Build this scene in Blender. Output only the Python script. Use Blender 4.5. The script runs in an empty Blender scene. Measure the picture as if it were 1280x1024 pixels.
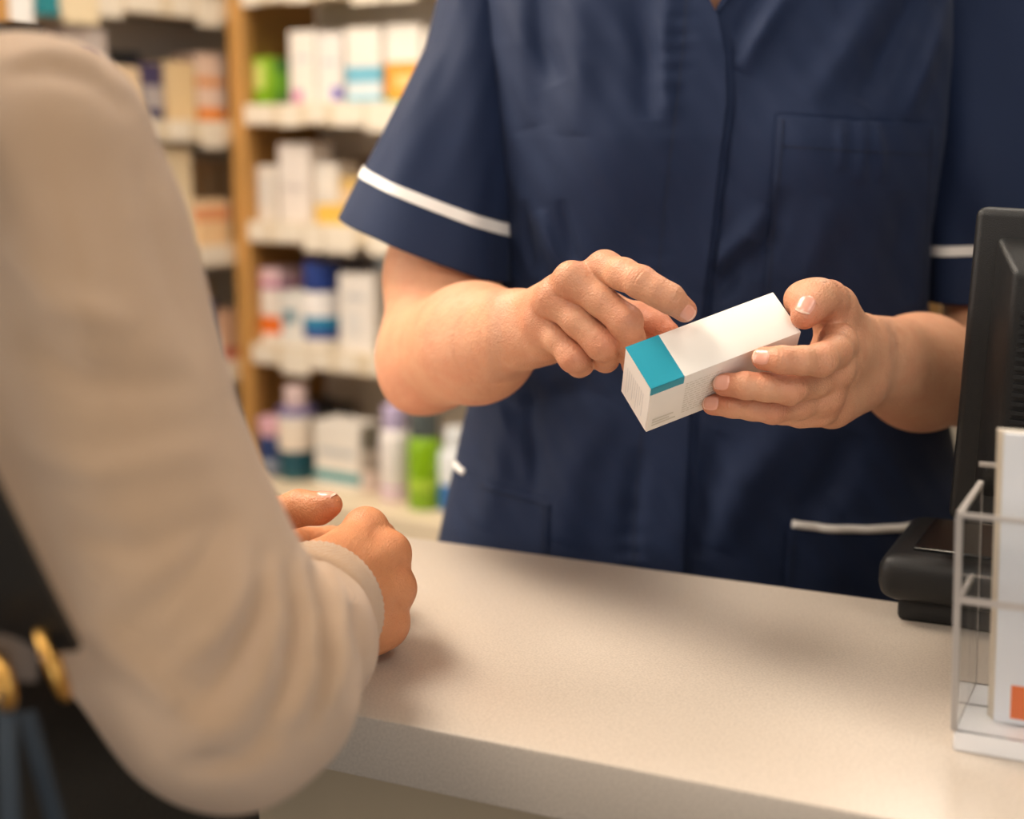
import bpy, bmesh, math, random
import numpy as np
from mathutils import Vector, Matrix

random.seed(7)
rng = np.random.default_rng(7)
C = bpy.context.scene.collection
scene = bpy.context.scene

# ------------------------------------------------------------------ camera, light, exposure
FPX = 1800.0
PITCH = math.atan(332 / 1800.0)
CAMZ = 1.295
cp, sp = math.cos(PITCH), math.sin(PITCH)
COUNTER_Z = 0.95

cam_d = bpy.data.cameras.new('camera')
cam = bpy.data.objects.new('camera', cam_d)
C.objects.link(cam)
cam.location = (0, 0, CAMZ)
cam.rotation_euler = (math.radians(90) - PITCH, 0, 0)
cam_d.sensor_width = 36.0
cam_d.lens = 36.0 * FPX / 1280.0
cam_d.clip_start = 0.05
cam_d.dof.use_dof = True
cam_d.dof.focus_distance = 0.975
cam_d.dof.aperture_fstop = 2.9
cam_d.dof.aperture_blades = 9
scene.camera = cam

scene.view_settings.view_transform = 'Standard'
scene.view_settings.look = 'None'
scene.view_settings.gamma = 1.0
scene.view_settings.use_curve_mapping = False
scene.view_settings.exposure = 0.0

world = bpy.data.worlds.new('world')
scene.world = world
world.use_nodes = True
world.node_tree.nodes['Background'].inputs[0].default_value = (1.0, 0.93, 0.86, 1)
world.node_tree.nodes['Background'].inputs[1].default_value = 0.62


def area(name, loc, target, size, size_y, power, color):
    l = bpy.data.lights.new(name, 'AREA')
    l.shape = 'RECTANGLE'
    l.size, l.size_y = size, size_y
    l.energy = power
    l.color = color
    o = bpy.data.objects.new(name, l)
    C.objects.link(o)
    o.location = loc
    o.rotation_euler = (Vector(target) - Vector(loc)).to_track_quat('-Z', 'Y').to_euler()
    return o

WARM = (1.0, 0.80, 0.58)
NEUT = (1.0, 0.905, 0.79)
COOL = (0.80, 0.90, 1.0)
CEIL = 2.75
PANELS = [(-0.9, 1.35), (0.75, 2.0), (-1.25, 1.95), (-0.9, -0.6), (0.9, -0.6)]
for i, (lx, ly) in enumerate(PANELS):
    area('ceiling_lamp_light', (lx, ly, CEIL - 0.045), (lx, ly, 0), 0.56, 1.16,
         [33, 17, 26, 12, 10][i], [NEUT, NEUT, WARM, NEUT, NEUT][i])
# daylight through the shop window behind the photographer
area('shop_window_light', (1.3, -2.6, 1.5), (0.3, 1.0, 0.9), 2.6, 1.9, 24, COOL)
area('added_side_light', (-3.4, 0.7, 1.7), (0.2, 1.2, 1.15), 2.2, 1.6, 70, (1.0, 0.95, 0.88))  # added unseen light so the shading comes more from the left

# ------------------------------------------------------------------ projection helpers (pixel + real distance -> world point)
def P(x, y, d):
    u = (x - 640) / FPX * d
    v = -(y - 512) / FPX * d
    return np.array([u, d * cp + v * sp, CAMZ - d * sp + v * cp])

def PZ(x, y, z):
    r = P(x, y, 1) - np.array([0, 0, CAMZ])
    return np.array([0, 0, CAMZ]) + r * (z - CAMZ) / r[2]

def PPL(x, y, o, n):
    """pixel ray with the plane through o with normal n"""
    r = P(x, y, 1) - np.array([0, 0, CAMZ])
    o = np.array(o, float); n = np.array(n, float)
    t = np.dot(o - np.array([0, 0, CAMZ]), n) / np.dot(r, n)
    return np.array([0, 0, CAMZ]) + r * t

def CV(x, y, z):
    """direction given as right / up / towards-the-viewer -> world"""
    v = np.array([x, sp * y - cp * z, cp * y + sp * z], float)
    return v / np.linalg.norm(v)

def lin(c):
    c = c / 255.0
    return c / 12.92 if c <= 0.04045 else ((c + 0.055) / 1.055) ** 2.4

def rgb(r, g, b):
    return (lin(r), lin(g), lin(b), 1.0)

# ------------------------------------------------------------------ materials
def new_mat(name):
    m = bpy.data.materials.new(name)
    m.use_nodes = True
    nt = m.node_tree
    return m, nt, nt.nodes['Principled BSDF']

def plain(name, col, rough=0.5, spec=0.5, metal=0.0, noise=0.0, nscale=40, bump=0.0, bscale=300, coat=0.0, sheen=0.0):
    m, nt, b = new_mat(name)
    b.inputs['Base Color'].default_value = col
    b.inputs['Roughness'].default_value = rough
    b.inputs['Specular IOR Level'].default_value = spec
    b.inputs['Metallic'].default_value = metal
    b.inputs['Coat Weight'].default_value = coat
    b.inputs['Sheen Weight'].default_value = sheen
    tc = nt.nodes.new('ShaderNodeTexCoord')
    if noise:
        n = nt.nodes.new('ShaderNodeTexNoise'); n.inputs['Scale'].default_value = nscale
        n.inputs['Detail'].default_value = 4
        mx = nt.nodes.new('ShaderNodeMix'); mx.data_type = 'RGBA'
        mx.inputs['A'].default_value = tuple(c * (1 - noise) for c in col[:3]) + (1,)
        mx.inputs['B'].default_value = tuple(min(1, c * (1 + noise)) for c in col[:3]) + (1,)
        nt.links.new(tc.outputs['Object'], n.inputs['Vector'])
        nt.links.new(n.outputs['Fac'], mx.inputs['Factor'])
        nt.links.new(mx.outputs['Result'], b.inputs['Base Color'])
    if bump:
        n2 = nt.nodes.new('ShaderNodeTexNoise'); n2.inputs['Scale'].default_value = bscale
        bp = nt.nodes.new('ShaderNodeBump'); bp.inputs['Strength'].default_value = bump
        bp.inputs['Distance'].default_value = 0.001
        nt.links.new(tc.outputs['Object'], n2.inputs['Vector'])
        nt.links.new(n2.outputs['Fac'], bp.inputs['Height'])
        nt.links.new(bp.outputs['Normal'], b.inputs['Normal'])
    return m

def skin_mat(name, light, deep):
    m, nt, b = new_mat(name)
    tc = nt.nodes.new('ShaderNodeTexCoord')
    at = nt.nodes.new('ShaderNodeAttribute'); at.attribute_name = 'flush'
    n = nt.nodes.new('ShaderNodeTexNoise'); n.inputs['Scale'].default_value = 45; n.inputs['Detail'].default_value = 5
    n.inputs['Roughness'].default_value = 0.6
    ad = nt.nodes.new('ShaderNodeMath'); ad.operation = 'MULTIPLY_ADD'; ad.inputs[1].default_value = 0.9; ad.inputs[2].default_value = -0.36
    s2 = nt.nodes.new('ShaderNodeMath'); s2.operation = 'ADD'; s2.use_clamp = True
    mx = nt.nodes.new('ShaderNodeMix'); mx.data_type = 'RGBA'
    mx.inputs['A'].default_value = light; mx.inputs['B'].default_value = deep
    L = nt.links.new
    L(tc.outputs['Object'], n.inputs['Vector']); L(n.outputs['Fac'], ad.inputs[0])
    L(ad.outputs[0], s2.inputs[0]); L(at.outputs['Fac'], s2.inputs[1])
    L(s2.outputs[0], mx.inputs['Factor']); L(mx.outputs['Result'], b.inputs['Base Color'])
    b.inputs['Roughness'].default_value = 0.48
    b.inputs['Specular IOR Level'].default_value = 0.4
    b.inputs['Subsurface Weight'].default_value = 0.12
    b.inputs['Subsurface Radius'].default_value = (1.0, 0.35, 0.18)
    b.inputs['Subsurface Scale'].default_value = 0.004
    v = nt.nodes.new('ShaderNodeTexVoronoi'); v.inputs['Scale'].default_value = 700
    n3 = nt.nodes.new('ShaderNodeTexNoise'); n3.inputs['Scale'].default_value = 160; n3.inputs['Detail'].default_value = 4
    am = nt.nodes.new('ShaderNodeMath'); am.operation = 'MULTIPLY_ADD'; am.inputs[1].default_value = 0.45
    bp = nt.nodes.new('ShaderNodeBump'); bp.inputs['Strength'].default_value = 0.8; bp.inputs['Distance'].default_value = 0.0009
    L(tc.outputs['Object'], v.inputs['Vector']); L(tc.outputs['Object'], n3.inputs['Vector'])
    L(v.outputs['Distance'], am.inputs[0]); L(n3.outputs['Fac'], am.inputs[2])
    L(am.outputs[0], bp.inputs['Height']); L(bp.outputs['Normal'], b.inputs['Normal'])
    return m

def fabric(name, c1, c2, wscale=900, strength=0.25, rough=0.85, sheen=0.2, nscale=6, dist=0.0004, band=None):
    m, nt, b = new_mat(name)
    L = nt.links.new
    tc = nt.nodes.new('ShaderNodeTexCoord')
    n = nt.nodes.new('ShaderNodeTexNoise'); n.inputs['Scale'].default_value = nscale; n.inputs['Detail'].default_value = 6
    mx = nt.nodes.new('ShaderNodeMix'); mx.data_type = 'RGBA'
    mx.inputs['A'].default_value = c1; mx.inputs['B'].default_value = c2
    L(tc.outputs['Object'], n.inputs['Vector']); L(n.outputs['Fac'], mx.inputs['Factor'])
    L(mx.outputs['Result'], b.inputs['Base Color'])
    w1 = nt.nodes.new('ShaderNodeTexWave'); w1.bands_direction = 'X'; w1.inputs['Scale'].default_value = wscale / 6.28
    w1.inputs['Distortion'].default_value = 1.5; w1.inputs['Detail'].default_value = 2
    w2 = nt.nodes.new('ShaderNodeTexWave'); w2.bands_direction = 'Z'; w2.inputs['Scale'].default_value = wscale / 6.28
    w2.inputs['Distortion'].default_value = 1.5; w2.inputs['Detail'].default_value = 2
    a = nt.nodes.new('ShaderNodeMath'); a.operation = 'ADD'
    n2 = nt.nodes.new('ShaderNodeTexNoise'); n2.inputs['Scale'].default_value = 260
    a2 = nt.nodes.new('ShaderNodeMath'); a2.operation = 'ADD'
    bp = nt.nodes.new('ShaderNodeBump'); bp.inputs['Strength'].default_value = strength; bp.inputs['Distance'].default_value = dist
    for w in (w1, w2): L(tc.outputs['Object'], w.inputs['Vector'])
    L(tc.outputs['Object'], n2.inputs['Vector'])
    L(w1.outputs['Fac'], a.inputs[0]); L(w2.outputs['Fac'], a.inputs[1])
    L(a.outputs[0], a2.inputs[0]); L(n2.outputs['Fac'], a2.inputs[1])
    L(a2.outputs[0], bp.inputs['Height']); L(bp.outputs['Normal'], b.inputs['Normal'])
    b.inputs['Roughness'].default_value = rough
    b.inputs['Specular IOR Level'].default_value = 0.25
    b.inputs['Sheen Weight'].default_value = sheen
    b.inputs['Sheen Roughness'].default_value = 0.5
    return m

_band_cache = {}
def bands(cols, rough=0.45):
    """printed carton: colour bands from bottom to top; cols = [(upto, (r,g,b)), ...] in sRGB"""
    key = (tuple((a, tuple(c)) for a, c in cols), rough)
    if key in _band_cache: return _band_cache[key]
    m, nt, b = new_mat('printed_card')
    tc = nt.nodes.new('ShaderNodeTexCoord'); sx = nt.nodes.new('ShaderNodeSeparateXYZ')
    rp = nt.nodes.new('ShaderNodeValToRGB'); rp.color_ramp.interpolation = 'CONSTANT'
    nt.links.new(tc.outputs['Generated'], sx.inputs[0]); nt.links.new(sx.outputs['Z'], rp.inputs['Fac'])
    nt.links.new(rp.outputs['Color'], b.inputs['Base Color'])
    els = rp.color_ramp.elements
    pos = 0.0
    for i, (a, c) in enumerate(cols):
        if i < 2: e = els[i]
        else: e = els.new(min(pos, 0.999))
        e.position = min(pos, 0.999); e.color = rgb(*c)
        pos = a
    if len(cols) == 1:
        els[1].position = 1.0; els[1].color = rgb(*cols[0][1])
    b.inputs['Roughness'].default_value = rough
    _band_cache[key] = m
    return m

M_SKIN_N = skin_mat('skin_fair', rgb(212, 156, 121), rgb(192, 106, 78))
M_SKIN_C = skin_mat('skin_tanned', rgb(208, 142, 98), rgb(182, 104, 68))
M_NAIL = plain('fingernail_gloss', rgb(228, 164, 142), 0.25, 0.55, coat=0.3)
M_NAILT = plain('fingernail_edge', rgb(232, 194, 172), 0.35)
M_NAVY = fabric('navy_cotton', rgb(20, 33, 60), rgb(25, 40, 71), 1400, 0.3, 0.7, 0.04)
M_NAVY_IN = fabric('navy_trouser_cotton', rgb(24, 30, 52), rgb(28, 34, 58), 1400, 0.2, 0.85, 0.1)
M_THREAD = plain('navy_thread', rgb(14, 18, 34), 0.8)
M_PIPING = plain('white_piping', rgb(236, 232, 226), 0.7, bump=0.3, bscale=900)
M_SWEATER = fabric('oatmeal_knit', rgb(210, 170, 133), rgb(228, 190, 152), 2200, 0.8, 0.95, 0.5, nscale=14, dist=0.0007)
_nt = M_SWEATER.node_tree
M_CUFF = fabric('oatmeal_rib_knit', rgb(196, 162, 130), rgb(212, 178, 146), 900, 0.4, 0.95, 0.5, nscale=14, dist=0.001)
M_HAIR = plain('brown_hair', rgb(84, 52, 32), 0.5, noise=0.4, nscale=80, bump=0.6, bscale=200)
M_HAIRD = plain('dark_hair', rgb(46, 32, 24), 0.5, noise=0.4, nscale=80, bump=0.6, bscale=200)
M_LEATHER = plain('black_leather', rgb(22, 21, 21), 0.42, bump=0.5, bscale=500)
M_STRAPB = plain('slate_webbing', rgb(36, 46, 56), 0.7, bump=0.5, bscale=900)
M_GOLD = plain('polished_brass', rgb(214, 164, 88), 0.28, metal=1.0)
M_BLACKP = plain('black_plastic', rgb(19, 19, 20), 0.45, 0.35, bump=0.25, bscale=1200)
M_BLACKG = plain('black_gloss_plastic', rgb(18, 18, 20), 0.2)
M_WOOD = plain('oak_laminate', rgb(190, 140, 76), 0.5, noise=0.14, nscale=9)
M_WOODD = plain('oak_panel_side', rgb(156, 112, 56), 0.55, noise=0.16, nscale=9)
M_SHELF = plain('cream_shelf_metal', rgb(218, 200, 172), 0.45)
M_BACK = plain('shelf_back_panel', rgb(236, 226, 210), 0.6, noise=0.04)
M_TAG = plain('price_card', rgb(232, 220, 202), 0.5)
M_TAGP = plain('price_print', rgb(150, 160, 160), 0.6)
M_WALL = plain('painted_wall', rgb(208, 196, 178), 0.8, noise=0.03, nscale=3)
M_FLOOR = plain('grey_vinyl_floor', rgb(120, 112, 102), 0.5, noise=0.12, nscale=12)
M_CEIL = plain('ceiling_white', rgb(232, 228, 220), 0.8)
M_FRONT = plain('counter_front_laminate', rgb(176, 158, 132), 0.5, noise=0.05, nscale=8)
M_SHOE = plain('black_shoe', rgb(25, 25, 27), 0.5)
M_DENIM = plain('dark_denim', rgb(36, 44, 60), 0.85, noise=0.2, nscale=300)
M_PAPER = plain('leaflet_paper', rgb(238, 238, 240), 0.5)
M_INK = plain('grey_ink', rgb(206, 206, 214), 0.6)
M_ORANGE = plain('orange_ink', rgb(240, 120, 60), 0.5)

def counter_mat():
    m, nt, b = new_mat('speckled_solid_surface')
    L = nt.links.new
    tc = nt.nodes.new('ShaderNodeTexCoord')
    n1 = nt.nodes.new('ShaderNodeTexNoise'); n1.inputs['Scale'].default_value = 617; n1.inputs['Detail'].default_value = 2
    n2 = nt.nodes.new('ShaderNodeTexNoise'); n2.inputs['Scale'].default_value = 5.1; n2.inputs['Detail'].default_value = 1
    r = nt.nodes.new('ShaderNodeValToRGB')
    r.color_ramp.elements[0].position = 0.34; r.color_ramp.elements[0].color = rgb(188, 175, 162)
    r.color_ramp.elements[1].position = 0.62; r.color_ramp.elements[1].color = rgb(204, 191, 177)
    mx = nt.nodes.new('ShaderNodeMix'); mx.data_type = 'RGBA'; mx.blend_type = 'MULTIPLY'
    mx.inputs['Factor'].default_value = 1
    r2 = nt.nodes.new('ShaderNodeValToRGB')
    r2.color_ramp.elements[0].position = 0.3; r2.color_ramp.elements[0].color = (0.93, 0.92, 0.91, 1)
    r2.color_ramp.elements[1].position = 0.7; r2.color_ramp.elements[1].color = (1, 1, 1, 1)
    L(tc.outputs['Object'], n1.inputs['Vector']); L(tc.outputs['Object'], n2.inputs['Vector'])
    L(n1.outputs['Fac'], r.inputs['Fac']); L(n2.outputs['Fac'], r2.inputs['Fac'])
    L(r.outputs['Color'], mx.inputs['A']); L(r2.outputs['Color'], mx.inputs['B'])
    L(mx.outputs['Result'], b.inputs['Base Color'])
    rr = nt.nodes.new('ShaderNodeMapRange'); rr.inputs['To Min'].default_value = 0.24; rr.inputs['To Max'].default_value = 0.36
    L(n2.outputs['Fac'], rr.inputs['Value']); L(rr.outputs['Result'], b.inputs['Roughness'])
    return m
M_COUNTER = counter_mat()

def acrylic():
    m, nt, b = new_mat('clear_acrylic')
    b.inputs['Base Color'].default_value = (0.97, 0.98, 0.99, 1)
    b.inputs['Roughness'].default_value = 0.02
    b.inputs['IOR'].default_value = 1.2
    b.inputs['Transmission Weight'].default_value = 1.0
    return m
M_ACRYL = acrylic()
def acrylic_edge():
    m, nt, b = new_mat('acrylic_edge')
    b.inputs['Base Color'].default_value = rgb(214, 206, 200)
    b.inputs['Roughness'].default_value = 0.3
    b.inputs['Transmission Weight'].default_value = 0.45
    return m
M_EDGE = acrylic_edge()
M_LAMP, _nt, _b = new_mat('lamp_diffuser')
_b.inputs['Emission Color'].default_value = (1, 0.92, 0.8, 1); _b.inputs['Emission Strength'].default_value = 3.0

# ------------------------------------------------------------------ object helpers
def link(o, parent=None):
    C.objects.link(o)
    if parent is not None: o.parent = parent
    return o

def mesh_obj(name, verts, faces, mat, parent=None, smooth=True):
    me = bpy.data.meshes.new(name)
    verts = np.asarray(verts, np.float32)
    if isinstance(faces, np.ndarray):
        me.vertices.add(len(verts)); me.vertices.foreach_set('co', verts.ravel())
        k = faces.shape[1]
        me.loops.add(faces.size); me.polygons.add(len(faces))
        me.loops.foreach_set('vertex_index', faces.astype(np.int32).ravel())
        me.polygons.foreach_set('loop_start', np.arange(0, faces.size, k, dtype=np.int32))
        me.polygons.foreach_set('loop_total', np.full(len(faces), k, np.int32))
        me.update(calc_edges=True); me.validate()
    else:
        me.from_pydata([tuple(map(float, v)) for v in verts], [], faces)
    me.materials.append(mat)
    if smooth:
        me.polygons.foreach_set('use_smooth', np.ones(len(me.polygons), bool))
    me.update()
    return link(bpy.data.objects.new(name, me), parent)

def bm_obj(name, bm, mat, parent=None, smooth=False, bevel=0.0, seg=2):
    if bevel:
        bmesh.ops.bevel(bm, geom=bm.edges[:], offset=bevel, segments=seg, affect='EDGES', profile=0.5)
    bmesh.ops.recalc_face_normals(bm, faces=bm.faces[:])
    me = bpy.data.meshes.new(name)
    bm.to_mesh(me); bm.free()
    for m in (mat if isinstance(mat, (list, tuple)) else [mat]): me.materials.append(m)
    if smooth:
        me.polygons.foreach_set('use_smooth', np.ones(len(me.polygons), bool))
        me.set_sharp_from_angle(angle=math.radians(40)) if hasattr(me, 'set_sharp_from_angle') else None
    return link(bpy.data.objects.new(name, me), parent)

def box_bm(x0, x1, y0, y1, z0, z1, bm=None):
    bm = bm or bmesh.new()
    vs = [bm.verts.new((x, y, z)) for z in (z0, z1) for (x, y) in ((x0, y0), (x1, y0), (x1, y1), (x0, y1))]
    for f in ((3, 2, 1, 0), (4, 5, 6, 7), (0, 1, 5, 4), (1, 2, 6, 5), (2, 3, 7, 6), (3, 0, 4, 7)):
        bm.faces.new([vs[i] for i in f])
    return bm

def box(name, x0, x1, y0, y1, z0, z1, mat, parent=None, bevel=0.0, seg=2):
    return bm_obj(name, box_bm(x0, x1, y0, y1, z0, z1), mat, parent, bevel > 0, bevel, seg)

def lathe(name, prof, mat, parent=None, n=28, sx=1.0, sy=1.0):
    bm = bmesh.new()
    rings = []
    for r, z in prof:
        rings.append([bm.verts.new((r * sx * math.cos(a), r * sy * math.sin(a), z))
                      for a in (2 * math.pi * i / n for i in range(n))])
    for a, b in zip(rings, rings[1:]):
        for i in range(n):
            bm.faces.new((a[i], a[(i + 1) % n], b[(i + 1) % n], b[i]))
    bm.faces.new(list(reversed(rings[0]))); bm.faces.new(rings[-1])
    return bm_obj(name, bm, mat, parent, True)

def tube(name, pts, r, mat, parent=None, n=10, closed=False, flat=1.0):
    pts = [np.array(p, float) for p in pts]
    V = []; Fc = []
    N = len(pts)
    prev = None
    for i, p in enumerate(pts):
        a = pts[(i - 1) % N] if (closed or i) else pts[0]
        b = pts[(i + 1) % N] if (closed or i < N - 1) else pts[-1]
        t = b - a; t /= np.linalg.norm(t)
        if prev is None:
            up = np.array([0, 0, 1.0]) if abs(t[2]) < .9 else np.array([1.0, 0, 0])
        else: up = prev
        s = np.cross(t, up); s /= np.linalg.norm(s); up = np.cross(s, t); prev = up
        rr = r[i] if isinstance(r, (list, tuple)) else r
        for k in range(n):
            an = 2 * math.pi * k / n
            V.append(p + s * math.cos(an) * rr + up * math.sin(an) * rr * flat)
    M = N if closed else N - 1
    for i in range(M):
        for k in range(n):
            j = (i + 1) % N
            Fc.append((i * n + k, i * n + (k + 1) % n, j * n + (k + 1) % n, j * n + k))
    if not closed:
        Fc.append(tuple(range(n))[::-1]); Fc.append(tuple((N - 1) * n + k for k in range(n)))
    return mesh_obj(name, V, Fc, mat, parent)

def tag(o, label=None, cat=None, group=None, kind=None):
    if label: o['label'] = label
    if cat: o['category'] = cat
    if group: o['group'] = group
    if kind: o['kind'] = kind
    return o

def empty(name, loc=(0, 0, 0), rz=0.0):
    o = bpy.data.objects.new(name, None)
    o.empty_display_size = 0.05
    o.location = loc; o.rotation_euler = (0, 0, rz)
    return link(o)

def at_world(o):
    """child built in world coordinates under a placed empty"""
    p = o.parent
    m = Matrix.Translation(p.location) @ p.rotation_euler.to_matrix().to_4x4()
    o.matrix_parent_inverse = m.inverted()
    return o

# ------------------------------------------------------------------ implicit surfaces (one continuous skin per body)
class Field:
    def __init__(s, lo, hi, vox):
        s.lo = np.array(lo, float); s.vox = vox
        n = np.ceil((np.array(hi) - s.lo) / vox).astype(int) + 1
        s.n = n
        s.ax = [(s.lo[i] + vox * np.arange(n[i])).astype(np.float32) for i in range(3)]
        s.V = np.full(tuple(n), 1.0, np.float32)
    def sl(s, lo, hi):
        a = np.clip(np.floor((np.array(lo) - s.lo) / s.vox).astype(int), 0, s.n)
        b = np.clip(np.ceil((np.array(hi) - s.lo) / s.vox).astype(int) + 1, 0, s.n)
        if np.any(b <= a): return None
        return tuple(slice(int(a[i]), int(b[i])) for i in range(3))
    def grid(s, sl):
        return (s.ax[0][sl[0]][:, None, None], s.ax[1][sl[1]][None, :, None], s.ax[2][sl[2]][None, None, :])

def smin(a, b, k):
    if k <= 0: return np.minimum(a, b)
    h = np.maximum(k - np.abs(a - b), 0) / k
    return np.minimum(a, b) - h * h * (k * 0.25)

def d_caps(g, a, b, ra, rb):
    X, Y, Z = g
    ba = np.array(b) - a; bb = max(float(ba @ ba), 1e-9)
    x, y, z = X - np.float32(a[0]), Y - np.float32(a[1]), Z - np.float32(a[2])
    t = np.clip((x * np.float32(ba[0]) + y * np.float32(ba[1]) + z * np.float32(ba[2])) / np.float32(bb), 0, 1)
    return np.sqrt((x - t * np.float32(ba[0])) ** 2 + (y - t * np.float32(ba[1])) ** 2 + (z - t * np.float32(ba[2])) ** 2) - (np.float32(ra) + t * np.float32(rb - ra))

def d_ell(g, c, r, R=None):
    X, Y, Z = g
    x, y, z = X - np.float32(c[0]), Y - np.float32(c[1]), Z - np.float32(c[2])
    if R is not None:
        R = np.array(R, np.float32)
        x, y, z = (R[0, 0] * x + R[1, 0] * y + R[2, 0] * z, R[0, 1] * x + R[1, 1] * y + R[2, 1] * z, R[0, 2] * x + R[1, 2] * y + R[2, 2] * z)
    r = [np.float32(v) for v in r]
    k0 = np.sqrt((x / r[0]) ** 2 + (y / r[1]) ** 2 + (z / r[2]) ** 2)
    k1 = np.sqrt((x / r[0] ** 2) ** 2 + (y / r[1] ** 2) ** 2 + (z / r[2] ** 2) ** 2)
    return k0 * (k0 - 1) / np.maximum(k1, 1e-6)

class Shape:
    """a list of primitives that can be sampled on any grid"""
    def __init__(s): s.base = []; s.fingers = []; s.cuts = []
    def cap(s, a, b, ra, rb, k=0.01): s.base.append(('c', np.array(a), np.array(b), ra, rb, k)); return s
    def ell(s, c, r, k=0.01, R=None): s.base.append(('e', np.array(c), r, R, k)); return s
    def chain(s, pts, k=0.01):
        for (a, ra), (b, rb) in zip(pts, pts[1:]): s.cap(a, b, ra, rb, k)
        return s
    def finger(s, pts, kweb=0.009, k=0.003): s.fingers.append((pts, kweb, k)); return s
    def sample(s, lo, hi, vox):
        f = Field(lo, hi, vox)
        for p in s.base: s._add(f, p)
        T = f.V.copy()
        for pts, kweb, k in s.fingers:
            R = max(r for _, r in pts) + kweb + 3 * vox
            P_ = np.array([p for p, _ in pts])
            sl = f.sl(P_.min(0) - R, P_.max(0) + R)
            if sl is None: continue
            g = f.grid(sl)
            d = None
            for (a, ra), (b, rb) in zip(pts, pts[1:]):
                e = d_caps(g, a, b, ra, rb)
                d = e if d is None else smin(d, e, k)
            T[sl] = np.minimum(T[sl], smin(f.V[sl], d, kweb))
        f.V = T
        for p in s.cuts:
            sl = f.sl(p[1] - max(p[2]) * 1.3, p[1] + max(p[2]) * 1.3)
            if sl is None: continue
            e = -d_ell(f.grid(sl), p[1], p[2], p[3])
            f.V[sl] = -smin(-f.V[sl], -e, p[4]) if False else np.maximum(f.V[sl], e)
        return f
    def _add(s, f, p):
        if p[0] == 'c':
            _, a, b, ra, rb, k = p
            R = max(ra, rb) + k + 3 * f.vox
            sl = f.sl(np.minimum(a, b) - R, np.maximum(a, b) + R)
            if sl is None: return
            e = d_caps(f.grid(sl), a, b, ra, rb)
        else:
            _, c, r, Rm, k = p
            R = max(r) + k + 3 * f.vox
            sl = f.sl(c - R, c + R)
            if sl is None: return
            e = d_ell(f.grid(sl), c, r, Rm)
        f.V[sl] = smin(f.V[sl], e, k)

def nets(f, skip=None):
    """naive surface nets -> verts, quads.  skip=(lo,hi): leave out cells inside that box"""
    V = f.V; S = V < 0
    c = np.zeros(tuple(np.array(V.shape) - 1), np.uint8)
    for i in (0, 1):
        for j in (0, 1):
            for k in (0, 1):
                c += S[i:V.shape[0] - 1 + i, j:V.shape[1] - 1 + j, k:V.shape[2] - 1 + k]
    act = (c > 0) & (c < 8)
    if skip is not None:
        a = np.floor((np.array(skip[0]) - f.lo) / f.vox).astype(int) + 1
        b = np.floor((np.array(skip[1]) - f.lo) / f.vox).astype(int)
        a = np.clip(a, 0, None); b = np.clip(b, 0, None)
        act[a[0]:b[0], a[1]:b[1], a[2]:b[2]] = False
    I, J, K = np.nonzero(act)
    idx = np.full(act.shape, -1, np.int32); idx[I, J, K] = np.arange(len(I))
    vals = {}
    for i in (0, 1):
        for j in (0, 1):
            for k in (0, 1):
                vals[(i, j, k)] = V[I + i, J + j, K + k]
    acc = np.zeros((len(I), 3)); cnt = np.zeros(len(I))
    for ax in range(3):
        for o1 in (0, 1):
            for o2 in (0, 1):
                p = [o1, o2]; p.insert(ax, 0); q = list(p); q[ax] = 1
                a, b = vals[tuple(p)], vals[tuple(q)]
                m = (a < 0) != (b < 0)
                t = np.where(m, a / np.where(m, a - b, 1), 0)
                pos = np.tile(np.array(p, float), (len(I), 1)); pos[:, ax] = t
                acc += pos * m[:, None]; cnt += m
    vert = f.lo + f.vox * (np.stack([I, J, K], 1) + acc / np.maximum(cnt, 1)[:, None])
    quads = []
    for ax in range(3):
        sl0 = [slice(1, -1)] * 3; sl0[ax] = slice(0, -1)
        sl1 = list(sl0); sl1[ax] = slice(1, None)
        a, b = S[tuple(sl0)], S[tuple(sl1)]
        m = np.argwhere(a != b)
        if not len(m): continue
        off = np.array([1, 1, 1]); off[ax] = 0
        m = m + off
        flip = S[m[:, 0], m[:, 1], m[:, 2]]
        u, v = (ax + 1) % 3, (ax + 2) % 3
        def cell(du, dv):
            q = m.copy(); q[:, u] -= du; q[:, v] -= dv
            return idx[q[:, 0], q[:, 1], q[:, 2]]
        q = np.stack([cell(1, 1), cell(0, 1), cell(0, 0), cell(1, 0)], 1)
        q[~flip] = q[~flip][:, ::-1]
        quads.append(q[(q >= 0).all(1)])
    Q = np.concatenate(quads)
    return vert, Q

def vnormals(v, q):
    a = v[q[:, 2]] - v[q[:, 0]]; b = v[q[:, 3]] - v[q[:, 1]]
    n = np.cross(a, b); N = np.zeros_like(v)
    for i in range(4): np.add.at(N, q[:, i], n)
    return N / np.maximum(np.linalg.norm(N, axis=1), 1e-12)[:, None]

def relax(v, q, it=2, lam=0.5):
    e = np.concatenate([q[:, [0, 1]], q[:, [1, 2]], q[:, [2, 3]], q[:, [3, 0]]])
    deg = np.bincount(e[:, 0], minlength=len(v)) + np.bincount(e[:, 1], minlength=len(v))
    for _ in range(it):
        s = np.stack([np.bincount(e[:, 0], v[e[:, 1], i], len(v)) + np.bincount(e[:, 1], v[e[:, 0], i], len(v)) for i in range(3)], 1)
        v = v + lam * (s / np.maximum(deg, 1)[:, None] - v)
    return v

def fsample(f, p):
    g = (np.asarray(p) - f.lo) / f.vox
    i = np.clip(np.floor(g).astype(int), 0, f.n - 2); t = g - i
    r = 0.0
    for a in (0, 1):
        for b in (0, 1):
            for c in (0, 1):
                w = (t[0] if a else 1 - t[0]) * (t[1] if b else 1 - t[1]) * (t[2] if c else 1 - t[2])
                r += w * f.V[i[0] + a, i[1] + b, i[2] + c]
    return float(r)

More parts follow.
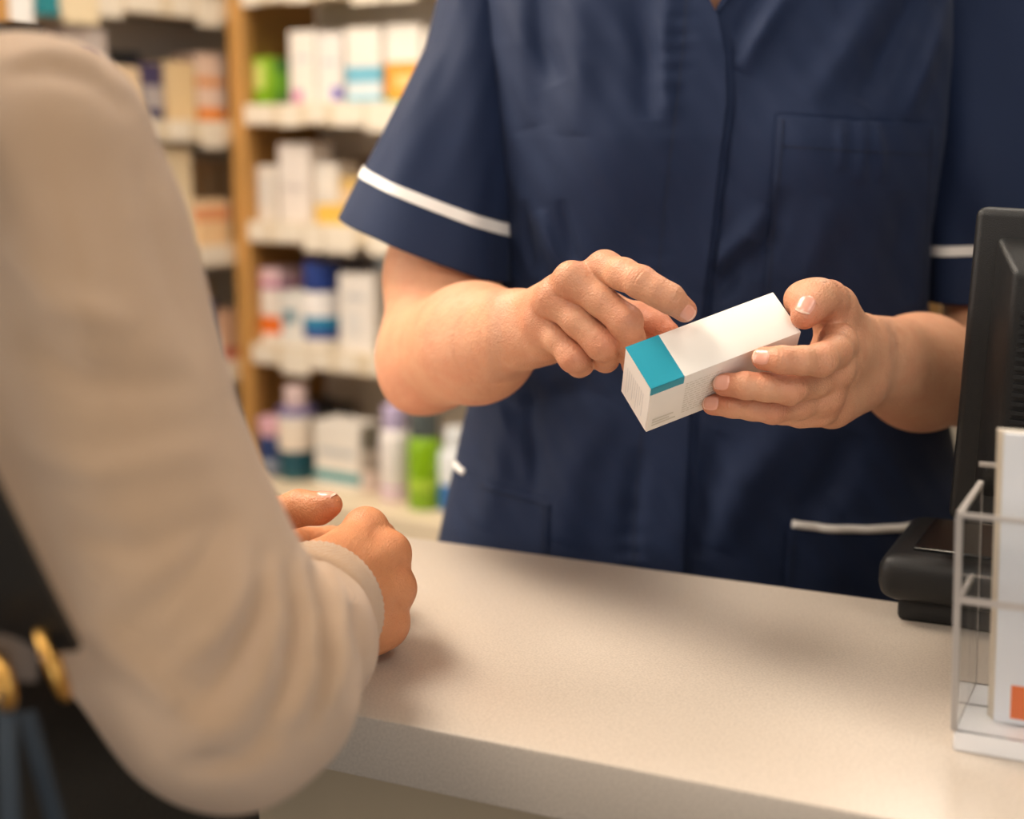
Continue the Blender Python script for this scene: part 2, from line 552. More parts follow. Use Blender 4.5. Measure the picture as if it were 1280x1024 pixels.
def nail(f, dip, tipc, rt, dorsal, w, l, parent, fwd=0.15):
    ax = np.array(tipc) - dip; ax /= np.linalg.norm(ax)
    dn = np.array(dorsal) - ax * np.dot(dorsal, ax); dn /= np.linalg.norm(dn)
    sd = np.cross(ax, dn)
    n = 11
    V = []; Fc = []; mats = []
    c0 = np.array(tipc) + ax * rt * fwd
    for i in range(n):
        for j in range(n):
            u = -1 + 2 * i / (n - 1); v = -1 + 2 * j / (n - 1)
            uu = u * math.sqrt(1 - 0.42 * v * v); vv = v * math.sqrt(1 - 0.42 * u * u)
            rim = max(abs(u), abs(v)) > 0.99
            off = -0.0005 if (rim and v < .99) else (0.00055 if not rim else 0.0005)
            p = c0 + ax * vv * l / 2 + sd * uu * w / 2 + dn * (rt * 1.3)
            for _ in range(14): p = p - dn * (fsample(f, p) - off) * 0.8
            V.append(p)
    for i in range(n - 1):
        for j in range(n - 1):
            Fc.append((i * n + j, (i + 1) * n + j, (i + 1) * n + j + 1, i * n + j + 1))
    o = mesh_obj('fingernail', V, Fc, M_NAIL, parent)
    o.data.materials.append(M_NAILT)
    k = 0
    for i in range(n - 1):
        for j in range(n - 1):
            if j == n - 2: o.data.polygons[k].material_index = 1
            k += 1
    return at_world(o)

def skin_object(name, parts, mat, parent, flush):
    """parts = [(v,q)...] joined into one mesh, flush = [(centre, radius, amount)] reddens knuckles"""
    vs = []; qs = []; o = 0
    for v, q in parts: vs.append(v); qs.append(q + o); o += len(v)
    v = np.concatenate(vs); q = np.concatenate(qs)
    ob = mesh_obj(name, v, q, mat, parent)
    a = ob.data.attributes.new('flush', 'FLOAT', 'POINT')
    fl = np.zeros(len(v))
    for c, r, am in flush:
        d2 = ((v - np.array(c)) ** 2).sum(1); fl += 1.25 * am * np.exp(-d2 / (r * r))
    if len(a.data) == len(v): a.data.foreach_set('value', np.clip(fl, -0.3, 0.9).astype(np.float32))
    return at_world(ob)

def creases(v, q, items):
    """items = (centre, axis, dorsal, reach, [offsets], depth, width): shallow skin folds across a joint"""
    n = vnormals(v, q)
    dsp = np.zeros(len(v))
    for c, ax, dn, reach, offs, dep, w in items:
        ax = ax / np.linalg.norm(ax); dn = dn - ax * np.dot(dn, ax); dn /= np.linalg.norm(dn)
        r = v - c
        near = np.where((np.abs(r) < reach * 2).all(1))[0]
        if not len(near): continue
        rr = r[near]; s = rr @ ax
        side = np.cross(ax, dn); t = rr @ side; h = rr @ dn
        m = np.clip(h / (reach * .5), 0, 1) * np.exp(-(t / (reach * 0.62)) ** 4)
        for o in offs:
            cur = o * (1 - 0.15 * (t / reach) ** 2)
            dsp[near] -= 1.7 * dep * m * np.exp(-((s - cur) / w) ** 2)
        dsp[near] += dep * 0.6 * m * np.exp(-(s / (reach * .7)) ** 2)
    return v + n * dsp[:, None]

# ================================================================== SETTING
def struct(o): o['kind'] = 'structure'; return o
struct(box('floor', -3.6, 4.2, -3.0, 4.6, -0.05, 0.0, M_FLOOR))
struct(box('ceiling', -3.6, 4.2, -3.0, 4.6, CEIL, CEIL + 0.05, M_CEIL))
struct(box('wall_back', -3.6, 4.2, 4.55, 4.65, 0, CEIL, M_WALL))
struct(box('wall_left', -3.7, -3.6, -3.0, 4.6, 0, CEIL, M_WALL))
struct(box('wall_right', 4.2, 4.3, -3.0, 4.6, 0, CEIL, M_WALL))
for i, (lx, ly) in enumerate(PANELS):
    t = tag(empty('ceiling_lamp', (lx, ly, CEIL)), ['oblong ceiling light panel over the customer side of the counter', 'oblong ceiling light panel above the nurse tunic wearer',
            'oblong ceiling light panel over the left shelves', 'oblong ceiling light panel behind the customer', 'oblong ceiling light panel at the right of the shop front'][i], 'lamp', 'oblong ceiling light panels')
    bm = bmesh.new()
    for a in ((-.31, .31, -.61, -.58), (-.31, .31, .58, .61), (-.31, -.28, -.58, .58), (.28, .31, -.58, .58)):
        box_bm(a[0], a[1], a[2], a[3], -0.03, 0, bm)
    bm_obj('frame', bm, M_CEIL, t)
    box('diffuser', -.28, .28, -.58, .58, -0.02, -0.001, M_LAMP, t)

for nm, fr in (('added_side_frame', [(-3.6, -3.55, -0.5, 1.9, 0.85, 0.9), (-3.6, -3.55, -0.5, 1.9, 2.5, 2.55), (-3.6, -3.55, -0.5, -0.45, 0.9, 2.5), (-3.6, -3.55, 1.85, 1.9, 0.9, 2.5), (-3.59, -3.56, 0.68, 0.72, 0.9, 2.5)]),  # first one: unseen frame added round the extra light on the left
               ('window_2', [(-0.3, 2.9, -2.95, -2.9, 0.4, 0.5), (-0.3, 2.9, -2.95, -2.9, 2.5, 2.6), (-0.3, -0.2, -2.95, -2.9, 0.5, 2.5), (2.8, 2.9, -2.95, -2.9, 0.5, 2.5), (1.27, 1.33, -2.95, -2.9, 0.5, 2.5)])):
    bm = bmesh.new()
    for q_ in fr: box_bm(*q_, bm)
    struct(bm_obj(nm, bm, M_CEIL))

# ------------------------------------------------------------------ counter
UC = np.array([0.9026, -0.4305, 0.0])       # along the counter, towards the right
NC = np.array([0.4305, 0.9026, 0.0])        # from the customer to the staff side
EC = np.array([-0.0948, 0.8357, 0.0])
RZC = math.atan2(UC[1], UC[0])
counter = tag(empty('counter', tuple(EC), RZC), 'long pale speckled service counter between the two people', 'counter')
top = box('worktop', -0.95, 1.9, 0.0, 0.37, COUNTER_Z - 0.041, COUNTER_Z, M_COUNTER, counter, 0.0025, 2)
for k in range(4):
    box('front_panel', -0.91 + k * 0.70, -0.91 + (k + 1) * 0.70 - 0.004, 0.05, 0.068, 0.09, COUNTER_Z - 0.042, M_FRONT, counter, 0.002, 1)
box('plinth', -0.91, 1.88, 0.08, 0.30, 0.0, 0.09, M_BLACKP, counter)
box('end_panel', -0.93, -0.91, 0.05, 0.33, 0.0, COUNTER_Z - 0.042, M_FRONT, counter)
box('inner_shelf', -0.90, 1.87, 0.07, 0.33, 0.5, 0.52, M_FRONT, counter)

# ------------------------------------------------------------------ shelving
DPOST = 2.8
US = np.array([math.cos(math.radians(33.7)), -math.sin(math.radians(33.7)), 0])    # right unit, to the right and nearer
NS = np.array([US[1], -US[0], 0]) * -1.0                                           # into the unit
RZS = math.atan2(US[1], US[0])
OS = P(301, 300, DPOST); OS[2] = 0
if NS[1] < 0: NS = -NS
SHELF_BOT = [1.547, 1.325, 1.105, 0.868]     # underside of the price rails
RAIL = 0.044
def s_at(px, off=0.0):
    """distance along the right unit's front (moved in by off) seen at column px"""
    w = PPL(px, 300, OS + NS * off, NS); return float(np.dot(w - OS, US))
def z_at(px, py, off=0.0):
    return float(PPL(px, py, OS + NS * off, NS)[2])

unit = tag(empty('shelving_unit', tuple(OS), RZS), 'cream shelves with an oak end post, right of the corner', 'shelves')
W = 1.28; DEP = 0.235
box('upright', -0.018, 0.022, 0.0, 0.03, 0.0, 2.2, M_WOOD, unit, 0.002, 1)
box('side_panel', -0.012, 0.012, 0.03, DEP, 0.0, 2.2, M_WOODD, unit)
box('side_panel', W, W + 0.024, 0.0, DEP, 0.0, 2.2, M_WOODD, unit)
box('back_panel', 0.012, W, DEP - 0.012, DEP, 0.0, 2.2, M_BACK, unit)
shelf_z = [b + RAIL - 0.002 for b in SHELF_BOT]
for zb in SHELF_BOT + [1.77, 2.0]:
    sh = box('shelf', 0.024, W, 0.006, DEP - 0.012, zb + RAIL - 0.022, zb + RAIL - 0.002, M_SHELF, unit)
    box('price_rail', 0.024, W, -0.006, 0.006, zb + 0.004, zb + RAIL, M_SHELF, sh, 0.0015, 1)
    x = 0.03
    r_ = random.Random(int(zb * 1000))
    while x < W - 0.09:
        w = r_.choice([0.045, 0.055, 0.07]); h = r_.choice([0.034, 0.04, 0.05])
        tg = box('price_card', x, x + w, -0.0085, -0.0065, zb + RAIL - 0.002 - h, zb + RAIL - 0.002, M_TAG, sh)
        x += w + r_.choice([0.006, 0.02, 0.035])
BASEZ = 0.655
box('base_shelf', 0.024, W, -0.13, DEP - 0.012, BASEZ - 0.055, BASEZ, M_SHELF, unit, 0.003, 1)
box('base_front', 0.024, W, -0.07, -0.05, 0.0, BASEZ - 0.056, M_SHELF, unit)

# left unit, perpendicular, closer to the camera
UL = -NS                                      # from the corner towards the viewer
NL = -US                                      # into the left unit
RZL = math.atan2(UL[1], UL[0])
OL = OS - US * 0.020
def sl_at(px, off=0.0):
    w = PPL(px, 300, OL + NL * off, NL); return float(np.dot(w - OL, UL))
def zl_at(px, py, off=0.0):
    return float(PPL(px, py, OL + NL * off, NL)[2])
# local y of the left unit must run into the unit: use a mirrored layout (x towards viewer, y = -depth)
lunit = tag(empty('shelving_unit', tuple(OL), RZL), 'cream shelves of the left wall behind the customer, seen aslant', 'shelves')
ysgn = 1.0 if np.dot(NL, [-UL[1], UL[0], 0]) > 0 else -1.0
def lbox(name, x0, x1, y0, y1, z0, z1, mat, par, bev=0.0):
    a, b = sorted((y0 * ysgn, y1 * ysgn))
    return box(name, x0, x1, a, b, z0, z1, mat, par, bev, 1)
LW = 1.35
lbox('back_panel', -0.3, LW, DEP - 0.012, DEP, 0, 2.2, M_BACK, lunit)
lbox('side_panel', -0.312, -0.3, 0.0, DEP, 0, 2.2, M_BACK, lunit)
LPOST = sl_at(8)
lbox('upright', LPOST - 0.025, LPOST + 0.03, -0.012, 0.03, 0, 2.2, M_WOOD, lunit, 0.002)
lbox('side_panel', LPOST - 0.012, LPOST + 0.012, 0.03, DEP - 0.012, 0, 2.2, M_WOODD, lunit)
L_BOT = [1.52, 1.295, 1.06, 0.83]
for zb in L_BOT + [1.76, 2.0]:
    for (a, b) in ((-0.28, LPOST - 0.026), (LPOST + 0.031, LW)):
        sh = lbox('shelf', a, b, 0.006, DEP - 0.013, zb + RAIL - 0.022, zb + RAIL - 0.002, M_SHELF, lunit)
        a2 = max(a, 0.0)
        lbox('price_rail', a2, b, -0.006, 0.006, zb + 0.004, zb + RAIL, M_SHELF, sh)
        x = a2 + 0.02
        r_ = random.Random(int(zb * 1000) + 5)
        while x < b - 0.09:
            w = r_.choice([0.05, 0.06, 0.08]); h = r_.choice([0.036, 0.05])
            lbox('price_card', x, x + w, -0.0085, -0.0065, zb + RAIL - 0.002 - h, zb + RAIL - 0.002, M_TAG, sh)
            x += w + r_.choice([0.01, 0.03, 0.05])
lbox('base_shelf', 0.2, LW, -0.1, DEP - 0.013, 0.56, 0.61, M_SHELF, lunit)

# ------------------------------------------------------------------ goods on the shelves
WHT = (238, 230, 220); CRM = (232, 210, 172); NVY = (44, 48, 86)
def carton(name, pos, rz, w, d, h, cols, label, group, patches=(), sub=None):
    """folding carton: body, two tuck flaps on top, printed panels; origin at its base centre"""
    t = tag(empty(name, pos, rz), label, 'box', group)
    box('body', -w / 2, w / 2, -d / 2, d / 2, 0, h - 0.0012, bands(cols), t, 0.0012, 1)
    box('tuck_flap', -w / 2 + 0.001, w / 2 - 0.001, -d / 2 + 0.001, d / 2 - 0.003, h - 0.0011, h, bands([(1, cols[-1][1])]), t)
    for (x0, x1, z0, z1, c) in patches:
        a = box('printed_panel', -w / 2 + x0 * w, -w / 2 + x1 * w, -d / 2 - 0.0008, -d / 2 - 0.0001, z0 * h, z1 * h, bands([(1, c)]), t)
    return t

def bottle(name, pos, rz, r, h, cols, capc, label, group, capf=0.25, neck=0.55, cat='bottle', flat=1.0, shoulder=0.1, capr=None, patches=()):
    t = tag(empty(name, pos, rz), label, cat, group)
    hb = h * (1 - capf)
    prof = [(r * .9, 0), (r, 0.004), (r, hb * (1 - shoulder) - 0.004), (r * .93, hb * (1 - shoulder * .5)), (r * neck, hb - 0.001)]
    lathe('body', prof, bands(cols, 0.3), t, 28, 1, flat)
    cr = (capr or neck * 1.12) * r
    lathe('cap', [(cr * .97, hb), (cr, hb + 0.002), (cr * .97, h - 0.002), (cr * .85, h)], bands([(1, capc)], 0.35), t, 24, 1, flat)
    for (z0, z1, c) in patches:
        lathe('label_band', [(r * 1.005, z0 * h), (r * 1.008, z0 * h + .0005), (r * 1.008, z1 * h - .0005), (r * 1.005, z1 * h)], bands([(1, c)]), t, 28, 1, flat)
    return t

def place_r(px0, px1, pyb, pyt, off, zs):
    """base point, width and height on the right unit for a thing spanning these columns and rows"""
    s0, s1 = s_at(px0, off), s_at(px1, off)
    h = z_at((px0 + px1) / 2, pyt, off) - zs
    return s0, s1, h
def rcar(px0, px1, pyt, shelf, cols, label, patches=(), off=0.03, d=0.07, zs=None, name='medicine_carton'):
    zs = shelf_z[shelf] if zs is None else zs
    s0, s1 = s_at(px0, off), s_at(px1, off)
    h = z_at((px0 + px1) / 2, pyt, off) - zs
    c = OS + US * (s0 + s1) / 2 + NS * (off + d / 2)
    return carton(name, (c[0], c[1], zs), RZS, (s1 - s0) - 0.003, d, h, cols, label, 'goods on the right shelves', patches)
def rbot(px0, px1, pyt, shelf, cols, capc, label, off=0.05, zs=None, name='bottle', **kw):
    zs = shelf_z[shelf] if zs is None else zs
    s0, s1 = s_at(px0, off), s_at(px1, off)
    r = (s1 - s0) / 2 - 0.001
    h = z_at((px0 + px1) / 2, pyt, off) - zs
    c = OS + US * (s0 + s1) / 2 + NS * (off + 0.0)
    return bottle(name, (c[0], c[1], zs), RZS, r, h, cols, capc, label, 'goods on the right shelves', **kw)

# second shelf from the top (index 1): rail bottom 1.325
rcar(313, 346, 72, 1, [(.4, (120, 168, 20)), (1, (140, 186, 40))], 'lime green carton with pale oval panel beside the oak post', [(.22, .72, .35, .88, (206, 214, 120))], d=0.08)
rcar(347, 362, 74, 1, [(.25, (60, 110, 40)), (.75, (96, 150, 40)), (1, (58, 104, 44))], 'narrow dark green carton right of the lime green one', off=0.04, d=0.07)
rcar(367, 400, 38, 1, [(1, WHT)], 'tall white carton with small magenta mark near its foot', [(.1, .5, .04, .2, (206, 120, 170)), (.2, .8, .6, .66, (205, 200, 205))])
rcar(401, 433, 40, 1, [(1, (236, 228, 222))], 'tall white carton with violet corner next to the blue one', [(.55, .98, .06, .24, (120, 110, 190)), (.2, .8, .55, .62, (205, 200, 205))])
rcar(436, 480, 34, 1, [(.12, (130, 190, 212)), (.27, (222, 226, 228)), (.5, (116, 184, 208)), (1, WHT)], 'white carton with sky blue lower half', off=0.025)
rcar(484, 528, 30, 1, [(.08, (110, 160, 60)), (.52, (232, 158, 56)), (1, WHT)], 'white carton with orange lower half near the sleeve', [(.3, .9, .2, .36, (244, 200, 130))], off=0.03)
rcar(531, 572, 36, 1, [(.3, (240, 200, 90)), (1, WHT)], 'white carton with yellow foot behind the navy sleeve', off=0.04)
# third shelf
rcar(315, 348, 207, 2, [(1, (228, 218, 206))], 'white carton against the oak post on the middle shelf', [(.2, .8, .25, .8, (218, 212, 204))])
rcar(350, 389, 179, 2, [(1, (232, 222, 214))], 'tallest white carton on the middle shelf', [(.15, .8, .4, .48, (206, 196, 190))])
rcar(391, 424, 204, 2, [(1, (230, 222, 212))], 'shorter white carton right of the tallest one on the middle shelf', [(.3, .75, .3, .5, (212, 206, 200))], off=0.05)
rcar(394, 436, 256, 2, [(1, (232, 188, 84))], 'small flat yellow carton lying in front on the middle shelf', off=0.004, d=0.04)
rcar(427, 452, 222, 2, [(.3, (236, 190, 70)), (.7, (236, 208, 170)), (1, (214, 180, 112))], 'cream and amber carton partly behind the sleeve hem', off=0.06)
rcar(440, 466, 198, 2, [(1, (126, 88, 40))], 'brown carton at the back of the middle shelf', off=0.155, d=0.04)
rcar(470, 520, 200, 2, [(.4, (220, 228, 232)), (1, WHT)], 'wide white carton behind the sleeve on the middle shelf', off=0.04)
# fourth shelf
rcar(316, 347, 336, 3, [(.12, WHT), (.36, (238, 118, 40)), (.74, (236, 226, 216)), (.82, (180, 80, 140)), (1, (232, 196, 200))], 'white carton with orange band and magenta top line')
rcar(348, 381, 365, 3, [(1, (228, 224, 218))], 'white carton with a round teal badge', [(.15, .55, .42, .66, (70, 130, 150))], off=0.02)
rcar(344, 380, 347, 3, [(1, (118, 30, 70))], 'maroon carton standing behind the teal badge one', off=0.12)
rbot(382, 421, 326, 3, [(.16, WHT), (.36, (52, 74, 140)), (.56, (24, 130, 170)), (1, (234, 228, 224))], (40, 66, 140), 'white bottle with blue cap and blue teal label', capf=.34, neck=.8, capr=.96, off=0.05)
rcar(420, 452, 327, 3, [(1, (22, 34, 78))], 'navy carton at the back behind the plain white box', off=0.14, d=0.06)
rcar(421, 466, 342, 3, [(1, (232, 224, 216))], 'plain white carton left of the bare elbow', [(.25, .75, .66, .74, (196, 194, 194)), (.25, .6, .2, .5, (220, 216, 212))], off=0.02, d=0.08)
rbot(466, 492, 322, 3, [(1, (186, 206, 220))], (206, 222, 232), 'pale blue bottle half hidden by the elbow', off=0.1)
rcar(495, 530, 335, 3, [(1, (230, 224, 214))], 'white carton behind the bare elbow', off=0.05)
# base shelf
B = BASEZ
rbot(319, 350, 520, 0, [(.15, (36, 60, 104)), (.42, (150, 160, 180)), (1, (40, 60, 108))], (228, 178, 190), 'navy tub with pink lid on the base shelf', zs=B, off=0.0, capf=.3, neck=.85, capr=.96, name='cream_tub', cat='tub')
rbot(346, 383, 482, 0, [(.1, (36, 90, 96)), (.42, (24, 74, 88)), (.8, (230, 214, 196)), (1, (226, 216, 206))], (226, 200, 196), 'white bottle with dark teal foot and pale pink cap', zs=B, off=0.0, capf=.22, neck=.5, capr=.62, patches=[(.7, .77, (120, 110, 160))])
rcar(386, 444, 528, 0, [(.1, WHT), (.26, (70, 150, 156)), (1, (230, 222, 212))], 'broad white carton with teal foot stripe on the base shelf', [(.1, .9, .5, .6, (190, 190, 190))], zs=B, off=-0.03)
rbot(384, 412, 497, 0, [(1, (92, 88, 88))], (50, 50, 54), 'grey jar with black lid behind the broad white carton', zs=B, off=0.14, name='jar', cat='jar', capf=.3, neck=.9, capr=.98)
rbot(412, 438, 503, 0, [(1, (110, 104, 100))], (60, 58, 60), 'smaller grey jar with dark lid at the back', zs=B, off=0.15, name='jar', cat='jar', capf=.3, neck=.9, capr=.98)
rbot(444, 471, 532, 0, [(.5, (226, 206, 196)), (1, (160, 146, 132))], (104, 98, 84), 'taupe bottle with olive grey cap beside the white tube', zs=B, off=0.0, capf=.34, neck=.8, capr=.95)
rbot(474, 508, 506, 0, [(.1, (236, 210, 226)), (1, (234, 226, 222))], (196, 180, 214), 'white bottle with lilac cap left of the green one', zs=B, off=-0.03, capf=.24, neck=.7, capr=.8, patches=[(.12, .16, (210, 160, 200))])
rbot(510, 546, 510, 0, [(1, (132, 176, 16))], (84, 92, 92), 'bright green bottle with dark grey cap under the elbow', zs=B, off=-0.05, capf=.27, neck=.8, capr=.9, patches=[(.2, .3, (170, 200, 60))])
rbot(549, 586, 534, 0, [(.45, (44, 110, 180)), (1, (226, 228, 230))], (230, 232, 234), 'white bottle with blue lower half by the navy tunic', zs=B, off=-0.03, capf=.25)
rcar(590, 640, 540, 0, [(1, WHT)], 'white carton behind the navy tunic on the base shelf', zs=B, off=0.0)

lsz = [b + RAIL - 0.002 for b in L_BOT]
RZLL = RZL if ysgn > 0 else RZL + math.pi
def lcar(px0, px1, pyt, shelf, cols, label, patches=(), off=0.02, d=0.07):
    s0, s1 = sorted((sl_at(px0, off), sl_at(px1, off)))
    h = zl_at((px0 + px1) / 2, pyt, off) - lsz[shelf]
    c = OL + UL * (s0 + s1) / 2 + NL * (off + d / 2)
    return carton('medicine_carton', (c[0], c[1], lsz[shelf]), RZLL, (s1 - s0) - 0.004, d, h, cols, label, 'goods on the left shelves', patches)
lcar(255, 289, 68, 1, [(.2, (236, 140, 50)), (.52, (236, 208, 190)), (.66, (232, 160, 100)), (1, (236, 206, 186))], 'peach and white carton with orange foot left of the oak post')
lcar(215, 253, 78, 1, [(1, (226, 196, 150))], 'plain cream carton between the peach and the navy ones')
lcar(187, 213, 80, 1, [(.2, (44, 44, 90)), (.62, (170, 160, 160)), (1, (62, 50, 90))], 'dark navy carton with cream middle panel')
lcar(152, 185, 84, 1, [(1, (232, 204, 168))], 'cream carton by the beige sleeve under a dark one')
lcar(150, 187, 66, 1, [(1, (44, 54, 66))], 'slate grey carton at the back of the upper left shelf', off=0.12)
lcar(92, 146, 36, 1, [(.5, (216, 200, 196)), (1, (220, 206, 200))], 'lilac white carton behind the beige shoulder', [(.3, .7, .52, .75, (110, 90, 150))])
lcar(262, 290, 200, 2, [(1, (214, 180, 136))], 'tan carton at the back of the middle left shelf', off=0.12)
lcar(247, 290, 250, 2, [(.55, (232, 196, 150)), (.85, (222, 150, 104)), (1, (232, 200, 160))], 'small cream carton with orange top band by the post', off=0.01)
lcar(203, 244, 186, 2, [(1, (232, 212, 176))], 'tall cream carton along the beige sleeve')
lcar(270, 296, 388, 3, [(.25, (206, 110, 90)), (1, (226, 180, 146))], 'salmon carton with red foot low beside the post')
lcar(248, 269, 376, 3, [(1, (40, 46, 88))], 'navy carton low beside the beige sleeve', off=0.03)
lcar(246, 266, 352, 3, [(1, (232, 198, 150))], 'cream carton behind the low navy one', off=0.12)
for (px0, px1, py1, c) in ((24, 52, 34, (240, 236, 232)), (55, 84, 21, (20, 126, 136)), (88, 132, 31, (232, 212, 176))):
    a, b = sorted((sl_at(px0), sl_at(px1)))
    lbox('shelf_card', a, b, -0.0125, -0.0105, zl_at((px0 + px1) / 2, py1), 1.57, bands([(1, c)]), lunit)

# ================================================================== PEOPLE
def head_prims(S, c, fwd, k=0.012, scale=1.0):
    """head centred at c (mid skull), looking along fwd"""
    f = np.array(fwd, float); f /= np.linalg.norm(f)
    u = np.array([0, 0, 1.0]); r = np.cross(f, u); r /= np.linalg.norm(r); u = np.cross(r, f)
    R = np.stack([r, f, u], 1)
    q = lambda x, y, z: c + (r * x + f * y + u * z) * scale
    s = scale
    S.ell(q(0, -.012, .03), (.076 * s, .095 * s, .088 * s), k, R)
    S.ell(q(0, .022, -.035), (.062 * s, .07 * s, .078 * s), .03, R)
    S.ell(q(0, .05, -.088), (.032 * s, .03 * s, .024 * s), .025, R)
    S.cap(q(0, .085, .012), q(0, .108, -.028), .009 * s, .013 * s, .012)
    for sx in (-1, 1):
        S.ell(q(.012 * sx, .098, -.032), (.009 * s, .01 * s, .008 * s), .006, R)
        S.ell(q(.076 * sx, -.008, -.008), (.009 * s, .02 * s, .032 * s), .006, R)
        S.ell(q(.036 * sx, .068, -.02), (.022 * s, .02 * s, .02 * s), .02, R)
        S.cap(q(.014 * sx, .088, .03), q(.045 * sx, .07, .028), .008 * s, .007 * s, .012)
    S.ell(q(0, .09, -.056), (.024 * s, .011 * s, .006 * s), .005, R)
    S.ell(q(0, .088, -.066), (.02 * s, .012 * s, .0065 * s), .004, R)
    return q, R

def add_face(q, parent, hair_mat):
    for sx in (-1, 1):
        p = q(.032 * sx, .074, .008)
        bm = bmesh.new(); bmesh.ops.create_uvsphere(bm, u_segments=16, v_segments=10, radius=0.0125)
        for v in bm.verts: v.co += Vector(p)
        e = bm_obj('eye', bm, plain('eye_white', rgb(235, 230, 225), 0.2), parent, True); at_world(e)
        d = Vector(q(.032 * sx, 1, .008) - np.array(p)).normalized()
        bm = bmesh.new(); bmesh.ops.create_uvsphere(bm, u_segments=14, v_segments=8, radius=0.0062)
        for v in bm.verts: v.co += Vector(p) + d * 0.008
        i = bm_obj('iris', bm, plain('iris_brown', rgb(70, 44, 28), 0.15), e, True)
        at_world(i); i.matrix_parent_inverse = Matrix.Identity(4)
        at_world(tube('eyebrow', [q(.014 * sx, .094, .036), q(.034 * sx, .088, .042), q(.05 * sx, .074, .036)], [.003, .0035, .002], hair_mat, parent, 8))

def J(x, y, d, rp):
    """joint from column, row, real distance; radius given as it looks at that distance"""
    return (P(x, y, d), rp * d / FPX)

# ------------------------------------------------------------------ box in her hand (position first: fingers close on it)
BR = np.array([[0.9116, 0.4111, 0.0034], [0.2839, -0.6355, 0.718], [0.2973, -0.6535, -0.6961]])
BL_, BW_, BV_ = 0.1125, 0.0373, 0.052
BO = P(781.8, 433.9, 0.955)

# ------------------------------------------------------------------ nurse: hands and arms
nurse = tag(empty('person', (0.19, 1.30, 0.0)), 'person in navy tunic with white piping behind the counter pointing at a small carton', 'person')

# pointing hand (picture left)
RH = Shape()
wr_a, wr_b = J(646, 396, 1.06, 33), J(652, 425, 1.055, 35)
el_r = J(537, 436, 1.25, 56)
RH.cap(el_r[0], P(590, 424, 1.15), el_r[1], 61 * 1.15 / FPX, .02)
RH.cap(J(548, 452, 1.22, 54)[0], P(600, 437, 1.13), 54 * 1.22 / FPX, 52 * 1.13 / FPX, .03)
RH.cap(P(590, 424, 1.15), wr_a[0], 58 * 1.15 / FPX, wr_a[1], .03)
RH.cap(P(600, 434, 1.13), wr_b[0], 52 * 1.13 / FPX, wr_b[1], .03)
RH.ell(P(520, 476, 1.24), (.026, .024, .026), .03)                     # point of the elbow
sh_r = P(610, -20, 1.35)
RH.cap(P(553, 345, 1.30), el_r[0], 68 * 1.30 / FPX, 60 * 1.25 / FPX, .018)
RH.cap(P(566, 230, 1.325), P(553, 345, 1.30), 60 * 1.3 / FPX, 68 * 1.30 / FPX, .02)
RH.cap(sh_r, P(566, 230, 1.325), .045, 60 * 1.3 / FPX, .02)
mcp = {'i': J(756, 336, .985, 20), 'm': J(715, 350, .985, 20.5), 'r': J(691, 374, 1.0, 19.5), 'p': J(676, 402, 1.02, 18.5)}
wc = {'i': P(660, 388, 1.05), 'm': P(655, 396, 1.05), 'r': P(652, 410, 1.055), 'p': P(652, 424, 1.06)}
for kx in 'imrp':
    RH.cap(wc[kx], mcp[kx][0], 22 * 1.05 / FPX, mcp[kx][1] * .97, .008)
RH.cap(P(668, 405, 1.05), P(722, 365, 1.0), .016, .013, .012)
RH.cap(P(662, 425, 1.05), P(680, 428, 1.03), 28 * 1.05 / FPX, 24 * 1.03 / FPX, .014)   # heel of the hand
RH.cap(P(690, 415, 1.06), P(752, 388, 1.03), .016, .015, .016)
for kx in 'imrp':
    RH.ell(mcp[kx][0] + CV(-.2, .5, .8) * mcp[kx][1] * .42, (mcp[kx][1] * .62,) * 3, .006)
for kx in 'imr':
    RH.cap(wc[kx] + CV(-.2, .5, .8) * .0095, mcp[kx][0] + CV(-.2, .5, .8) * .0068, .0038, .0042, .006)
idx_r = [mcp['i'], J(779, 343, .965, 19.8), J(801, 353, .952, 20.3), J(820, 364, .948, 18.4), J(837, 373, .947, 18.2), J(856, 388, .957, 15.2)]
mid_r = [mcp['m'], J(750, 375, .978, 19.5), J(782, 402, .972, 21), J(788, 424, .984, 18), J(790, 441, .997, 17.5), J(792, 457, 1.012, 15)]
rin_r = [mcp['r'], J(722, 402, .99, 18.8), J(752, 430, .985, 20.5), J(759, 441, .999, 17), J(757, 449, 1.012, 16), J(746, 448, 1.028, 14.5)]
pin_r = [mcp['p'], J(697, 424, 1.008, 17.2), J(717, 447, 1.0, 18.6), J(726, 454, 1.013, 16), J(724, 456, 1.026, 15), J(712, 450, 1.04, 13.5)]
thu_r = [J(690, 420, 1.06, 27), J(752, 398, 1.045, 25), J(800, 399, 1.02, 20.5), J(818, 406, 1.012, 18), J(834, 416, 1.005, 15.5)]
RH.finger(idx_r, .008, .004); RH.finger(mid_r, .008, .004); RH.finger(rin_r, .008, .004); RH.finger(pin_r, .008, .004); RH.finger(thu_r, .014, .006)
allp = np.array([p for ch in (idx_r, mid_r, rin_r, pin_r, thu_r) for p, _ in ch] + [wr_a[0]])
lo, hi = allp.min(0) - .022, allp.max(0) + .022
FR = RH.sample(lo, hi, 0.0009)
vR, qR = nets(FR); vR = relax(vR, qR, 2, .5)
toC = CV(0, .15, 1)
